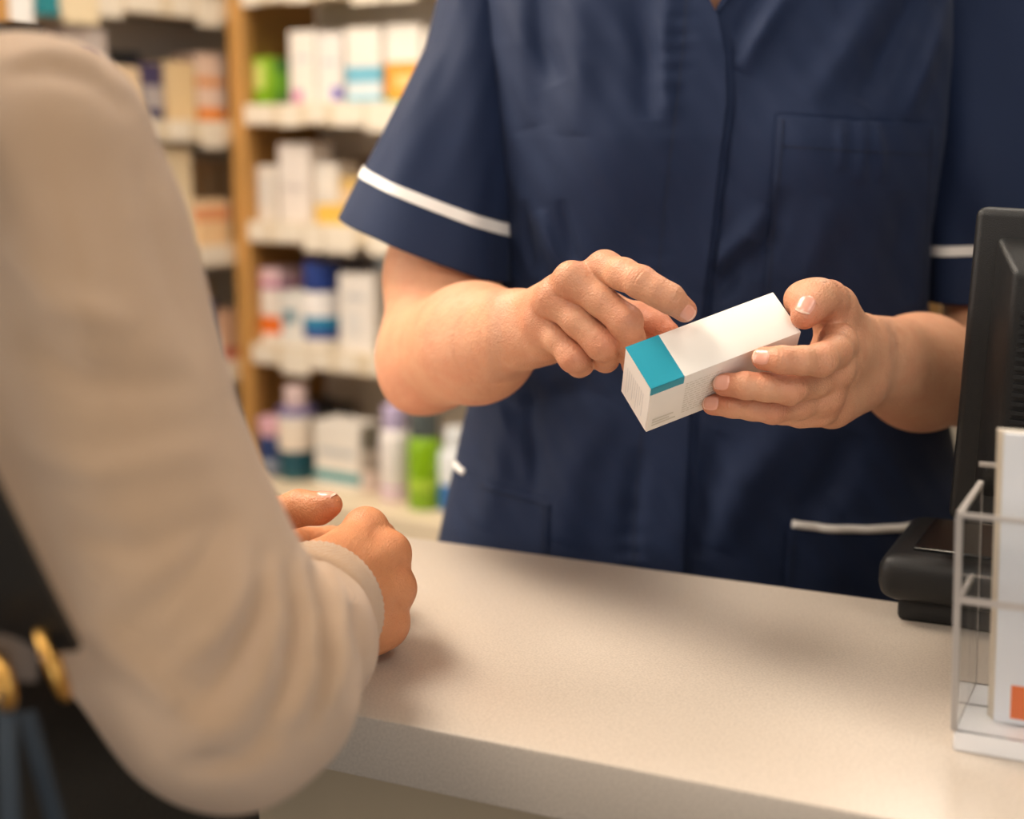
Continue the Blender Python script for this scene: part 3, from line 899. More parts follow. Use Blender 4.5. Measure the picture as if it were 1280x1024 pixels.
vR = creases(vR, qR, [
    (idx_r[2][0], idx_r[3][0] - idx_r[1][0], toC, .010, [-.0032, -.0012, .0008, .0028], .00042, .0006),
    (idx_r[4][0], idx_r[5][0] - idx_r[3][0], toC, .009, [-.001, .001], .00032, .0006),
    (mid_r[2][0], mid_r[3][0] - mid_r[1][0], CV(.1, .2, 1), .010, [-.003, -.0008, .0014], .00032, .0007),
    (rin_r[2][0], rin_r[2][0] - rin_r[1][0], CV(.1, .1, 1), .010, [-.003, -.001, .001], .0003, .0007),
    (pin_r[2][0], pin_r[2][0] - pin_r[1][0], CV(.1, .1, 1), .009, [-.003, -.001, .001], .0003, .0007)])
apts = np.array([el_r[0], sh_r, wr_a[0], lo + .03, wr_b[0]])
armlo, armhi = apts.min(0) - .08, apts.max(0) + .08
FA = RH.sample(armlo, armhi, 0.0018)
vA, qA = nets(FA, (lo + .010, hi - .010)); vA = relax(vA, qA, 1, .3)

# holding hand (picture right)
LH = Shape()
wl_a, wl_b = J(1082, 425, 1.06, 31), J(1078, 466, 1.06, 36)
el_l = J(1238, 474, 1.29, 66)
LH.cap(P(1150, 466, 1.16), el_l[0], 60 * 1.16 / FPX, el_l[1], .03)
LH.cap(wl_a[0], P(1150, 458, 1.16), wl_a[1], 52 * 1.16 / FPX, .03)
LH.cap(wl_b[0], P(1150, 470, 1.16), wl_b[1], 58 * 1.16 / FPX, .03)
sh_l = P(1215, -30, 1.345)
LH.cap(P(1246, 340, 1.33), el_l[0], .046, .044, .02)
LH.cap(P(1252, 150, 1.335), P(1246, 340, 1.33), .044, .046, .02)
LH.cap(sh_l, P(1252, 150, 1.335), .042, .044, .02)
ml = {'i': J(1047, 428, .985, 21), 'm': J(1044, 462, .985, 21), 'r': J(1030, 495, .99, 21), 'p': J(1022, 512, 1.0, 19)}
wlc = {'i': P(1074, 430, 1.05), 'm': P(1076, 446, 1.055), 'r': P(1074, 466, 1.055), 'p': P(1070, 484, 1.055)}
for kx in 'imrp':
    LH.cap(wlc[kx], ml[kx][0], 24 * 1.05 / FPX, ml[kx][1] * .97, .012)
LH.cap(P(1062, 440, 1.05), P(1042, 446, 1.01), .021, .018, .015)
LH.cap(P(1066, 484, 1.05), P(1040, 508, 1.02), .018, .015, .015)
for kx in 'imrp':
    LH.ell(ml[kx][0] + CV(.55, -.1, .8) * ml[kx][1] * .42, (ml[kx][1] * .6,) * 3, .006)
idx_l = [ml['i'], J(1044, 440, .965, 20.5), J(1026, 450, .946, 20.5), J(1002, 451, .938, 17.6), J(978, 450, .936, 16.8), J(954, 448, .944, 14.6)]
mid_l = [ml['m'], J(1018, 477, .972, 19.8), J(987, 486, .954, 20), J(958, 484, .950, 17.4), J(932, 482, .951, 16.6), J(905, 481, .961, 14.4)]
rin_l = [ml['r'], J(998, 507, .978, 18.4), J(966, 513, .967, 16.8), J(940, 510, .966, 15.2), J(916, 507, .970, 14.8), J(891, 506, .979, 13.4)]
pin_l = [ml['p'], J(1000, 518, 1.0, 16), J(976, 516, .998, 14), J(958, 508, 1.008, 13), J(944, 502, 1.015, 12)]
thu_l = [J(1066, 424, 1.045, 30), J(1046, 381, .997, 22), J(1036, 374, .984, 22), J(1024, 372, .973, 22), J(1013, 384, .966, 19.5), J(1005, 395, .962, 17)]
LH.ell(P(1001, 375, .982), (.0118,) * 3, .008)
LH.ell(P(1040, 395, 1.005), (.014,) * 3, .012)
for ch in (idx_l, mid_l, rin_l, pin_l): LH.finger(ch, .008, .004)
LH.finger(thu_l, .012, .006)
allp = np.array([p for ch in (idx_l, mid_l, rin_l, pin_l, thu_l) for p, _ in ch] + [wl_a[0], wl_b[0]])
lo2, hi2 = allp.min(0) - .022, allp.max(0) + .022
FL = LH.sample(lo2, hi2, 0.0009)
vL, qL = nets(FL); vL = relax(vL, qL, 2, .5)
vL = creases(vL, qL, [
    (idx_l[2][0], idx_l[3][0] - idx_l[1][0], CV(.3, 0, 1), .010, [-.0022, .0, .0022], .0003, .0007),
    (mid_l[2][0], mid_l[3][0] - mid_l[1][0], CV(.2, 0, 1), .010, [-.0032, -.0012, .0008, .0028], .0004, .0006),
    (rin_l[2][0], rin_l[3][0] - rin_l[1][0], CV(.1, 0, 1), .009, [-.003, -.001, .001, .003], .00038, .0006),
    (idx_l[4][0], idx_l[5][0] - idx_l[3][0], CV(0, .1, 1), .009, [-.001, .0012], .0003, .0006),
    (mid_l[4][0], mid_l[5][0] - mid_l[3][0], CV(0, .1, 1), .009, [-.001, .0012], .0003, .0006),
    (rin_l[4][0], rin_l[5][0] - rin_l[3][0], CV(0, .1, 1), .008, [-.001, .0012], .0003, .0006),
    (thu_l[3][0], thu_l[4][0] - thu_l[2][0], CV(-.1, .6, .8), .011, [-.003, -.001, .001, .003], .0004, .0007)])
allp2 = np.array([sh_l, el_l[0], wl_a[0]])
FA2 = LH.sample(np.minimum(allp2.min(0), lo2) - .07, np.maximum(allp2.max(0), lo2) + .07, 0.0019)
vA2, qA2 = nets(FA2, (lo2 + .010, hi2 - .010)); vA2 = relax(vA2, qA2, 1, .3)

# torso, neck, head
NCX = P(886, 300, 1.33)
nc = np.array([NCX[0], NCX[1] + .01, 0.0])
NYAW = math.radians(6)                      # turned slightly towards the customer
nfx = np.array([math.cos(NYAW), -math.sin(NYAW), 0]); nff = np.array([-math.sin(NYAW), -math.cos(NYAW), 0])
NB = Shape()
def npt(x, f, z): return nc + nfx * x + nff * f + np.array([0, 0, z])
NB.ell(npt(0, 0, 1.30), (.145, .085, .17), .05); NB.ell(npt(0, 0, 1.08), (.14, .085, .17), .06); NB.ell(npt(0, 0, .93), (.165, .095, .14), .06)
NB.cap(npt(-.11, 0, 1.42), sh_r, .045, .05, .04); NB.cap(npt(.11, 0, 1.42), sh_l, .045, .05, .04)
NB.cap(npt(0, 0, 1.40), npt(0, .01, 1.5), .07, .052, .04); NB.cap(npt(0, .01, 1.48), npt(0, .03, 1.58), .052, .05, .02)
nq, nR = head_prims(NB, npt(0, .045, 1.645), nff + np.array([-.15, 0, -.28]))
FB = NB.sample(npt(0, 0, .78) - [.33, .2, 0], npt(0, 0, 1.80) + [.33, .2, 0], 0.006)
vB, qB = nets(FB); vB = relax(vB, qB, 1)
fl = [(idx_r[2][0], .010, .35), (idx_r[5][0], .012, .5), (mid_r[2][0], .012, .45), (rin_r[2][0], .012, .4), (pin_r[2][0], .012, .4)]
fl += [(mcp[k_][0], .013, .38) for k_ in 'imrp'] + [(thu_r[4][0], .02, .45), (thu_r[2][0], .02, .3)]
fl += [(ch[5][0], .013, .5) for ch in (idx_l, mid_l, rin_l)] + [(ch[2][0], .011, .38) for ch in (idx_l, mid_l, rin_l)] + [(thu_l[5][0], .014, .45), (thu_l[2][0], .013, .3)]
fl += [(ml[k_][0], .012, .3) for k_ in 'imrp'] + [(P(520, 480, 1.22), .03, .35)]
skin_object('skin', [(vR, qR), (vA, qA), (vL, qL), (vA2, qA2), (vB, qB)], M_SKIN_N, nurse, fl)
add_face(nq, nurse, M_HAIRD)
# nails
nail(FR, idx_r[4][0], idx_r[5][0], idx_r[5][1], CV(-.12, -.08, 1), .0115, .0125, nurse, -.4)
nail(FL, idx_l[4][0], idx_l[5][0], idx_l[5][1], CV(-.2, .1, 1), .0114, .0136, nurse, -.28)
nail(FL, mid_l[4][0], mid_l[5][0], mid_l[5][1], CV(-.15, .2, 1), .0114, .0136, nurse, -.3)
nail(FL, rin_l[4][0], rin_l[5][0], rin_l[5][1], CV(-.15, .15, 1), .0108, .0132, nurse, -.3)
nail(FL, P(1016, 377, .970), P(1004, 395, .963), 17 * .963 / FPX, CV(-.38, .12, 1), .0138, .0135, nurse, -.15)

# hair
HB = Shape()
HB.ell(nq(0, -.03, .045), (.086, .098, .088), .01, nR); HB.ell(nq(0, -.10, -.01), (.045, .04, .045), .02, nR)
HB.cap(nq(-.07, 0, .02), nq(-.06, -.06, -.03), .02, .02, .02); HB.cap(nq(.07, 0, .02), nq(.06, -.06, -.03), .02, .02, .02)
HB.cuts.append(('e', nq(0, .085, -.02), (.07, .06, .085), nR, 0.0))
FH = HB.sample(nq(0, 0, 0) - .2, nq(0, 0, 0) + .2, .005); v, q = nets(FH)
at_world(mesh_obj('hair', relax(v, q, 1), q, M_HAIRD, nurse))

# ------------------------------------------------------------------ nurse's tunic
ZK = [.78, .84, .90, .96, 1.02, 1.08, 1.15, 1.22, 1.30, 1.38, 1.43, 1.465, 1.49, 1.51, 1.525]
AK = [.274, .268, .258, .245, .232, .217, .202, .201, .209, .211, .208, .185, .13, .085, .066]
BK = [.140, .138, .134, .130, .126, .122, .122, .126, .130, .126, .118, .105, .09, .075, .062]
def ta(z): return np.interp(z, ZK, AK)
def tb(z): return np.interp(z, ZK, BK)
front_o = nc + nff * .125
def TX(px, py):
    f = .125
    for _ in range(5):
        w = PPL(px, py, nc + nff * f, nff); x, z = float(np.dot(w - nc, nfx)), float(w[2])
        u = min(abs(x) / float(ta(z)), .97)
        f = float(tb(z)) * (1 - u ** 2.3) ** (1 / 2.3) + sum(.026 * math.exp(-((x - q_) / .062) ** 2 - ((z - 1.285) / .07) ** 2) for q_ in (-.088, .088)) * min(1, (1 - u ** 2.3) ** (1 / 2.3) * 1.6)
    return x, z
STROKES = []
def stroke(pts, wpx, amp):
    pp = [TX(*p) for p in pts]
    STROKES.append((np.array(pp), wpx * 1.25 / FPX, amp * .001))
def groove(pts, amp=-1.1, w=1.3): STROKES.append((np.array([TX(*p) for p in pts]), w / FPX, amp * .001))
stroke([(668, -20), (680, 50), (698, 105)], 11, -5); stroke([(640, -10), (650, 90), (662, 160)], 16, 4)
stroke([(712, -10), (722, 80), (716, 170)], 18, 5); stroke([(600, 130), (612, 200), (622, 300)], 8, -4)
stroke([(655, 250), (662, 290), (668, 345)], 5, -3); stroke([(674, 262), (688, 310), (700, 345)], 7, 3.5); stroke([(700, 250), (712, 300), (718, 330)], 6, -2.5)
stroke([(790, -20), (810, 60), (812, 150)], 12, -4); stroke([(836, -20), (826, 60), (834, 160)], 9, 3)
stroke([(990, -20), (945, 50), (925, 90)], 10, 4.5); stroke([(955, -20), (925, 40), (915, 75)], 8, -2)
stroke([(1150, -20), (1110, 60), (1078, 130)], 13, -6); stroke([(1195, -20), (1165, 70), (1130, 150)], 10, 5.5); stroke([(1105, -20), (1060, 60), (1010, 130)], 14, 3.5)
stroke([(1075, 150), (1078, 190), (1074, 230)], 6, 2.5); stroke([(1094, 152), (1100, 195), (1100, 230)], 5, 2.5); stroke([(1050, 150), (1052, 190), (1050, 215)], 5, 2)
stroke([(962, 262), (930, 300), (890, 335)], 12, 4.5); stroke([(940, 300), (915, 345), (885, 380)], 10, -4); stroke([(985, 235), (960, 300), (940, 350)], 9, -3)
stroke([(1040, 250), (1020, 320), (1000, 360)], 14, 3); stroke([(1130, 240), (1120, 320), (1135, 380)], 16, -4)
stroke([(1000, 520), (930, 600), (900, 690)], 20, 5); stroke([(900, 540), (880, 620), (872, 700)], 12, -4); stroke([(1060, 540), (1040, 600), (1000, 650)], 18, -5)
stroke([(760, 500), (720, 580), (700, 680)], 20, 4); stroke([(660, 480), (668, 560), (672, 620)], 8, -4); stroke([(630, 500), (620, 580), (600, 660)], 14, 3.5)
stroke([(800, 560), (790, 640), (785, 700)], 10, -2.5); stroke([(740, 480), (690, 500), (630, 520)], 12, -4)
def Dfun(x, z):
    x = np.asarray(x, float); z = np.asarray(z, float)
    d = np.zeros(np.broadcast(x, z).shape)
    for sx, am in ((-.088, .026), (.088, .026)):
        d = d + am * np.exp(-((x - sx) / .062) ** 2 - ((z - 1.285) / .07) ** 2)
    shp = d.shape; x, z = np.broadcast_arrays(x, z); x = np.atleast_1d(x); z = np.atleast_1d(z); d = np.atleast_1d(d).copy()
    for pp, w, am in STROKES:
        m = (x > pp[:, 0].min() - 4 * w) & (x < pp[:, 0].max() + 4 * w) & (z > pp[:, 1].min() - 4 * w) & (z < pp[:, 1].max() + 4 * w)
        if not m.any(): continue
        xm, zm = x[m], z[m]
        sg = np.linalg.norm(np.diff(pp, axis=0), axis=1); cum = np.concatenate([[0], np.cumsum(sg)])
        best = np.full(xm.shape, 1e9); sb = np.zeros(xm.shape)
        for k in range(len(pp) - 1):
            bx, bz = pp[k + 1] - pp[k]
            t = np.clip(((xm - pp[k, 0]) * bx + (zm - pp[k, 1]) * bz) / (bx * bx + bz * bz), 0, 1)
            dd = (xm - pp[k, 0] - t * bx) ** 2 + (zm - pp[k, 1] - t * bz) ** 2
            u = dd < best; best = np.where(u, dd, best); sb = np.where(u, (cum[k] + t * sg[k]) / cum[-1], sb)
        tp = 1.0 if w < .0015 else np.sin(np.clip(sb, 0, 1) * math.pi) ** .7 + .08
        d[m] += am * (1.35 if w < .0015 else 2.0) * tp * np.exp(-best / (2 * w * w))
    d = d + .0009 * np.sin(x * 90 + np.sin(z * 23) * 2) * np.sin(z * 31 + x * 17) + .0007 * np.sin(x * 210 + z * 140)
    pk = PUCK(z)
    d = d + .0009 * np.exp(-((x - pk) / .012) ** 2) * np.sin(z * 330 + 3 * np.sin(z * 41)) * (.5 + .5 * np.sin(z * 29))
    return d.reshape(shp)
def PUCK(z): return np.interp(z, [.9, 1.05, 1.2, 1.32, 1.42], [TX(788, 735)[0], TX(797, 560)[0], TX(824, 300)[0], TX(838, 170)[0], TX(856, -20)[0]])
NE = 2.3
groove([(971, 145), (962, 260), (951, 394)]); groove([(1172, 158), (1166, 270), (1161, 398)]); groove([(973, 143), (1070, 150), (1172, 155)])
groove([(905, 20), (914, 70), (915, 130), (906, 200), (896, 290), (884, 390), (870, 500), (865, 600), (861, 735)], -2.2, 3.0)
groove([(690, 626), (688, 660), (686, 720)]); groove([(576, 586), (620, 606), (688, 625)]); groove([(985, 655), (981, 700), (978, 775)])
groove([(672, 480), (676, 560), (684, 626)], -.8)
def front(x, z):
    a = ta(z); b = tb(z)
    u = np.clip(np.abs(x) / a, 0, 1)
    e = (1 - u ** NE) ** (1 / NE)
    return b * e + Dfun(x, z) * np.clip(e * 1.6, 0, 1)
def to_world(x, f, z):
    x = np.asarray(x); f = np.asarray(f); z = np.asarray(z)
    return np.stack([nc[0] + nfx[0] * x + nff[0] * f, nc[1] + nfx[1] * x + nff[1] * f, z + 0 * x], -1)
NZ, NX = 520, 400
zz = np.linspace(.78, 1.525, NZ)
th = np.linspace(0, 1, NX)
uu = -np.cos(th * math.pi)
Vx = []
for z in zz:
    a = float(ta(z)); xf = uu * a
    zs_ = np.full(NX, z)
    Fr = to_world(xf, front(xf, zs_), zs_)
    ub = uu[::-1][1:-1]; xb = ub * a
    fb = -float(tb(z)) * (1 - np.abs(ub) ** NE) ** (1 / NE)
    Vx.append(np.concatenate([Fr, to_world(xb, fb, np.full(len(xb), z))]))
V = np.concatenate(Vx); M_ = 2 * NX - 2
i0 = np.arange(NZ - 1)[:, None] * M_; k0 = np.arange(M_)[None, :]; k1 = (k0 + 1) % M_
Q = np.stack([i0 + k0, i0 + k1, i0 + M_ + k1, i0 + M_ + k0], -1).reshape(-1, 4)
# V-neck: leave out the wedge above the top of the placket
vx0, vz0 = TX(893, 16)
cen = V[Q].mean(1); lx = (cen - nc) @ nfx; ff_ = (cen - nc) @ nff
wedge = (ff_ > 0) & (cen[:, 2] > vz0) & (np.abs(lx - vx0) < (cen[:, 2] - vz0) * .42)
tunic = mesh_obj('tunic', V, Q[~wedge], M_NAVY, nurse); at_world(tunic)
sol = tunic.modifiers.new('thick', 'SOLIDIFY'); sol.thickness = .0012; sol.offset = -1

def sub(o, par):          # a sub-part: geometry is in world space like its parent
    o.parent = par; o.matrix_parent_inverse = Matrix.Identity(4); return o

def patch(name, left, right, offs, par, mat, nu=40, nv=80, edge=.0015, curve=0.0):
    """cloth piece sewn on the front between two polylines (pixel -> tunic coordinates)"""
    L_ = np.array([TX(*p) for p in left]); R_ = np.array([TX(*p) for p in right])
    def res(A, t):
        s = np.concatenate([[0], np.cumsum(np.linalg.norm(np.diff(A, axis=0), axis=1))]); s /= s[-1]
        return np.stack([np.interp(t, s, A[:, 0]), np.interp(t, s, A[:, 1])], 1)
    t = np.linspace(0, 1, nv); A, B_ = res(L_, t), res(R_, t)
    w = np.linspace(0, 1, nu)
    X = A[:, None, 0] * (1 - w) + B_[:, None, 0] * w; Z = A[:, None, 1] * (1 - w) + B_[:, None, 1] * w
    Z = Z + curve * np.sin(w * math.pi)[None, :] * (1 - t)[:, None]
    o0, o1 = offs
    O = o0 + (o1 - o0) * w[None, :] + 0 * X
    top = to_world(X, front(X, Z) + O, Z).reshape(-1, 3)
    low = to_world(X, front(X, Z) - .001, Z).reshape(-1, 3)
    n = nu * nv
    F = [(i * nu + j, i * nu + j + 1, (i + 1) * nu + j + 1, (i + 1) * nu + j) for i in range(nv - 1) for j in range(nu - 1)]
    b = [j for j in range(nu)] + [i * nu + nu - 1 for i in range(1, nv)] + [(nv - 1) * nu + j for j in range(nu - 2, -1, -1)] + [i * nu for i in range(nv - 2, 0, -1)]
    F += [(b[i], b[(i + 1) % len(b)], b[(i + 1) % len(b)] + n, b[i] + n) for i in range(len(b))]
    o = mesh_obj(name, np.concatenate([top, low]), F, mat, None)
    o.parent = par
    if par is nurse: at_world(o)
    else: o.matrix_parent_inverse = Matrix.Identity(4)
    o.data.set_sharp_from_angle(angle=math.radians(50))
    return o

def stitches(par, lines, off=.0016, step=.0042, ln=.0026, r=.00045):
    V = []; F = []
    for pts in lines:
        pp = np.array([TX(*p) for p in pts])
        s = np.concatenate([[0], np.cumsum(np.linalg.norm(np.diff(pp, axis=0), axis=1))])
        for a in np.arange(0, s[-1] - ln, step):
            e = []
            for b in (a, a + ln):
                x, z = np.interp(b, s, pp[:, 0]), np.interp(b, s, pp[:, 1])
                e.append(to_world(x, front(x, z) + off, z))
            d = e[1] - e[0]; d /= np.linalg.norm(d)
            sd = np.cross(d, nff); sd /= np.linalg.norm(sd)
            n0 = len(V)
            for q_ in e:
                for c_ in (sd * r, nff * r, -sd * r, -nff * r): V.append(q_ + c_)
            F += [(n0 + k, n0 + (k + 1) % 4, n0 + 4 + (k + 1) % 4, n0 + 4 + k) for k in range(4)]
    o = mesh_obj('stitching', V, F, M_THREAD, par)
    o.matrix_parent_inverse = Matrix.Identity(4) if par is not nurse else o.matrix_parent_inverse
    return o

PL = [(856, -20), (851, 60), (838, 170), (828, 260), (820, 340), (808, 450), (797, 560), (790, 640), (788, 735)]
PRt = [(880, -14), (897, 20), (906, 70), (907, 130), (898, 200), (888, 290), (876, 390), (862, 500), (857, 600), (853, 735)]
placket = patch('placket', PL, PRt, (.0006, .0050), nurse, M_NAVY, 30, 200)
stitches(placket, [[(p[0] + 3, p[1]) for p in PL]], off=.0022)
cpk = patch('chest_pocket', [(975, 147), (966, 260), (955, 392)], [(1168, 159), (1163, 270), (1158, 398)], (.0030, .0030), nurse, M_NAVY, 60, 70, curve=-.001)
stitches(cpk, [[(978, 183), (1070, 189), (1165, 194)], [(979, 150), (970, 260), (959, 390)], [(1163, 163), (1159, 270), (1154, 390)]], off=.0036)
lp1 = patch('hip_pocket', [(989, 657), (985, 700), (982, 775)], [(1166, 655), (1170, 700), (1176, 775)], (.002, .002), nurse, M_NAVY, 50, 40, curve=-.004)
lp2 = patch('hip_pocket', [(578, 590), (566, 640), (554, 700)], [(686, 630), (684, 660), (682, 720)], (.0018, .0018), nurse, M_NAVY, 40, 40, curve=-.004)
stitches(lp2, [[(681, 632), (679, 660), (678, 700)], [(600, 604), (640, 620), (684, 634)]], off=.0024)
stitches(lp1, [[(994, 668), (991, 700), (988, 745)]], off=.0026)
def piping(name, pts, par, r, off=.003, mat=M_PIPING):
    P_ = []
    pp = np.array([TX(*p) for p in pts]); s = np.linspace(0, len(pp) - 1, 40)
    for a in s:
        x, z = np.interp(a, range(len(pp)), pp[:, 0]), np.interp(a, range(len(pp)), pp[:, 1])
        P_.append(to_world(x, front(x, z) + off, z))
    return sub(tube(name, P_, r, mat, None, 10), par)
pp1 = piping('piping', [(990, 654), (1030, 660), (1080, 661), (1130, 658), (1163, 653)], lp1, .0036)
pp1['label'] = 'white piping along the pocket edge'
pp2 = piping('piping', [(569, 582), (574, 586), (580, 591)], lp2, .0032, .0012)
pp2['label'] = 'short white piping end at the side seam'
# collar: two lapels framing the V
for sx, pts in ((-1, [(893, 16), (878, -18), (862, -56), (846, -90)]), (1, [(893, 16), (912, -20), (930, -58), (948, -92)])):
    L_ = pts; R_ = [(p[0] + sx * (5 + 30 * i / 3), p[1] - 2) for i, p in enumerate(pts)]
    a, b = (L_, R_) if sx > 0 else (R_, L_)
    patch('collar', a, b, (.004, .004), nurse, M_NAVY, 12, 30)

# sleeves: rings given by their outer and inner edge
def sleeve(rings, depth, par, n=96, sub_n=10, phase=0.0):
    rings = [(np.array(P(*a, d)), np.array(P(*b, d2)), dp) for a, b, d, d2, dp in rings]
    m = len(rings); T = np.linspace(0, m - 1, (m - 1) * sub_n + 1)
    A = np.stack([r[0] for r in rings]); B_ = np.stack([r[1] for r in rings]); D_ = np.array([r[2] for r in rings])
    ip = lambda Y, t: np.array([np.interp(t, range(m), Y[:, k]) for k in range(3)])
    V = []; 
    def ring(t, grow=0.0):
        a, b = ip(A, t), ip(B_, t); dp = np.interp(t, range(m), D_)
        c = (a + b) / 2; h = (b - a) / 2; hl = np.linalg.norm(h); hn = h / hl
        dv = np.cross(hn, [0, 0, 1]); dv /= np.linalg.norm(dv)
        if dv[1] > 0: dv = -dv
        out = []
        for k in range(n):
            an = 2 * math.pi * k / n
            w = 1 + .03 * math.sin(3 * an + 2.2 * t + phase) * (1 - .5 * t / m) + .022 * math.sin(7 * an + 1.7 * t + phase) + .006 * math.sin(13 * an - 3 * t)
            ca, sa = math.cos(an), math.sin(an)
            e = 2 / 2.3
            x_ = math.copysign(abs(ca) ** e, ca); y_ = math.copysign(abs(sa) ** e, sa)
            out.append(c + hn * x_ * (hl * (1 if abs(x_) > .97 else w) + grow) + dv * y_ * (dp * w + grow))
        return out
    for t in T: V += ring(t)
    N = len(T)
    F = [(i * n + k, i * n + (k + 1) % n, (i + 1) * n + (k + 1) % n, (i + 1) * n + k) for i in range(N - 1) for k in range(n)]
    F.append(tuple(range(n))[::-1])
    o = mesh_obj('sleeve', V, F, M_NAVY, par); at_world(o)
    s = o.modifiers.new('thick', 'SOLIDIFY'); s.thickness = .0022; s.offset = -1
    s.use_rim = True
    return o, ring

def sleeve_band(name, ring, t0, t1, grow, mat, par, n=96):
    V = ring(t0, .0) + ring(t0, grow) + ring(t1, grow) + ring(t1, .0)
    F = [(i * n + k, i * n + (k + 1) % n, (i + 1) * n + (k + 1) % n, (i + 1) * n + k) for i in range(3) for k in range(n)]
    o = mesh_obj(name, V, F, mat, None); sub(o, par); o.data.set_sharp_from_angle(angle=math.radians(50))
    return o
slR, ringR = sleeve([((604, -118), (700, -96), 1.35, 1.35, .05), ((553, -20), (650, -10), 1.345, 1.34, .062), ((532, 60), (648, 70), 1.33, 1.33, .068), ((500, 126), (650, 160), 1.32, 1.32, .070),
                     ((455, 214), (640, 288), 1.31, 1.31, .072), ((427, 270), (638, 352), 1.30, 1.30, .074)], .07, nurse)
o = sleeve_band('piping', ringR, 3.93, 4.09, .0016, M_PIPING, slR); o['label'] = 'white piping round the sleeve'
sleeve_band('hem', ringR, 4.10, 4.98, .0008, M_NAVY, slR)
slL, ringL = sleeve([((1085, -130), (1190, -150), 1.34, 1.34, .05), ((1128, -40), (1325, -50), 1.335, 1.33, .068), ((1138, 100), (1345, 90), 1.33, 1.33, .072), ((1142, 220), (1345, 208), 1.33, 1.33, .072),
                     ((1148, 311), (1348, 293), 1.33, 1.33, .07), ((1150, 375), (1350, 362), 1.33, 1.33, .072)], .07, nurse, phase=1.3)
o = sleeve_band('piping', ringL, 3.94, 4.1, .0016, M_PIPING, slL); o['label'] = 'white piping round the sleeve'
sleeve_band('hem', ringL, 4.12, 4.98, .0008, M_NAVY, slL)

# trousers and shoes
TR = Shape()
TR.ell(npt(0, 0, .86), (.15, .10, .12), .05)
for sx in (-1, 1):
    TR.cap(npt(.09 * sx, 0, .82), npt(.10 * sx, 0, .48), .085, .065, .03); TR.cap(npt(.10 * sx, 0, .48), npt(.11 * sx, 0, .07), .066, .056, .02)
FT = TR.sample(npt(0, 0, 0) - [.3, .25, 0], npt(0, 0, 1.02) + [.3, .25, 0], .009); v, q = nets(FT)
at_world(mesh_obj('trousers', relax(v, q, 2), q, M_NAVY_IN, nurse))
def shoe(x, base, fwd, par, mat):
    S = Shape(); f = np.array(fwd)
    S.cap(base + f * -.05 + [0, 0, .036], base + f * .13 + [0, 0, .03], .036, .03, .02)
    S.cap(base + f * -.05 + [0, 0, .06], base + [0, 0, .08], .04, .038, .02)
    Fq = S.sample(base - [.22, .22, 0], base + [.22, .22, .16], .006); v, q = nets(Fq); v[:, 2] = np.maximum(v[:, 2], 0.0015)
    return at_world(mesh_obj('shoe', relax(v, q, 1), q, mat, par))
for sx in (-1, 1): shoe(sx, npt(.11 * sx, .0, 0), nff, nurse, M_SHOE)

# ------------------------------------------------------------------ the carton she shows
carton_t = tag(empty('medicine_carton', tuple(BO)), 'small white carton with teal end held in both hands', 'box')
Rm = Matrix([[BR[0][0], BR[0][1], BR[0][2]], [BR[1][0], BR[1][1], BR[1][2]], [BR[2][0], BR[2][1], BR[2][2]]])
carton_t.rotation_euler = Rm.to_euler()
M_CARD = plain('white_card', rgb(240, 232, 222), 0.42, noise=0.015, nscale=20)
M_CARDW = plain('white_card_end', rgb(238, 234, 230), 0.42)
M_TEAL = plain('teal_print', rgb(26, 150, 172), 0.38)
box('body', 0.0004, BL_, 0, BW_, 0, BV_, M_CARD, carton_t, 0.0006, 2)
box('tuck_flap', -0.0001, 0.0006, 0.0006, BW_ - 0.0006, 0.0008, BV_ - 0.0012, M_CARDW, carton_t, 0.0002, 1)
box('tuck_flap', BL_ - 0.0004, BL_ + 0.0003, 0.0006, BW_ - 0.0006, 0.0008, BV_ - 0.0012, M_CARDW, carton_t, 0.0002, 1)
SW = 0.0245
bm = box_bm(-0.00018, SW, 0.0002, BW_ + 0.00018, -0.00018, 0.0004)
box_bm(-0.00018, SW, BW_ - 0.0004, BW_ + 0.00018, -0.00018, 0.0075, bm)
ob = bm_obj('teal_band', bm, M_TEAL, carton_t); ob['label'] = 'teal printed band at one end'
M_PRINT = plain('fine_print', rgb(214, 204, 188), 0.5)
M_PANEL = plain('batch_panel', rgb(222, 214, 198), 0.45)
bm = bmesh.new(); r_ = random.Random(3)
for i in range(13):
    y = 0.0095 + i * 0.0028
    if y > BV_ - .008: break
    x = SW + .002
    while x < SW + .030:
        w = r_.uniform(.0012, .0042)
        box_bm(x, x + w, BW_ + 0.0001, BW_ + 0.0002, y, y + .0007, bm); x += w + .0008
for i in range(3):
    box_bm(.004, .004 + [.016, .013, .018][i], BW_ + 0.0001, BW_ + 0.0002, BV_ - .0135 + i * .0032, BV_ - .0118 + i * .0032, bm)
bm_obj('fine_print', bm, M_PRINT, carton_t)
bm = bmesh.new()
for i in range(9):
    x = -0.00025
    y0 = .007 + (i % 3) * .0015
    box_bm(x, x + .0001, .006 + i * .0028, .0067 + i * .0028, .016, BV_ - .006 - (i * 7 % 5) * .003, bm)
bm_obj('end_print', bm, plain('end_ink', rgb(222, 220, 220), .5), carton_t)

# ================================================================== CUSTOMER
cust = tag(empty('person', (-0.43, 0.75, 0.0)), 'person in beige knitted sweater leaning a forearm on the counter', 'person')
sR = P(45, 190, .655)
cF = np.array([.43, .90, 0]); cR = np.array([.90, -.43, 0])
cc = np.array([-.43, .75, 0.0])
def cpt(x, f, z): return cc + cR * x + cF * f + np.array([0, 0, z])
elb = P(288, 846, .70)
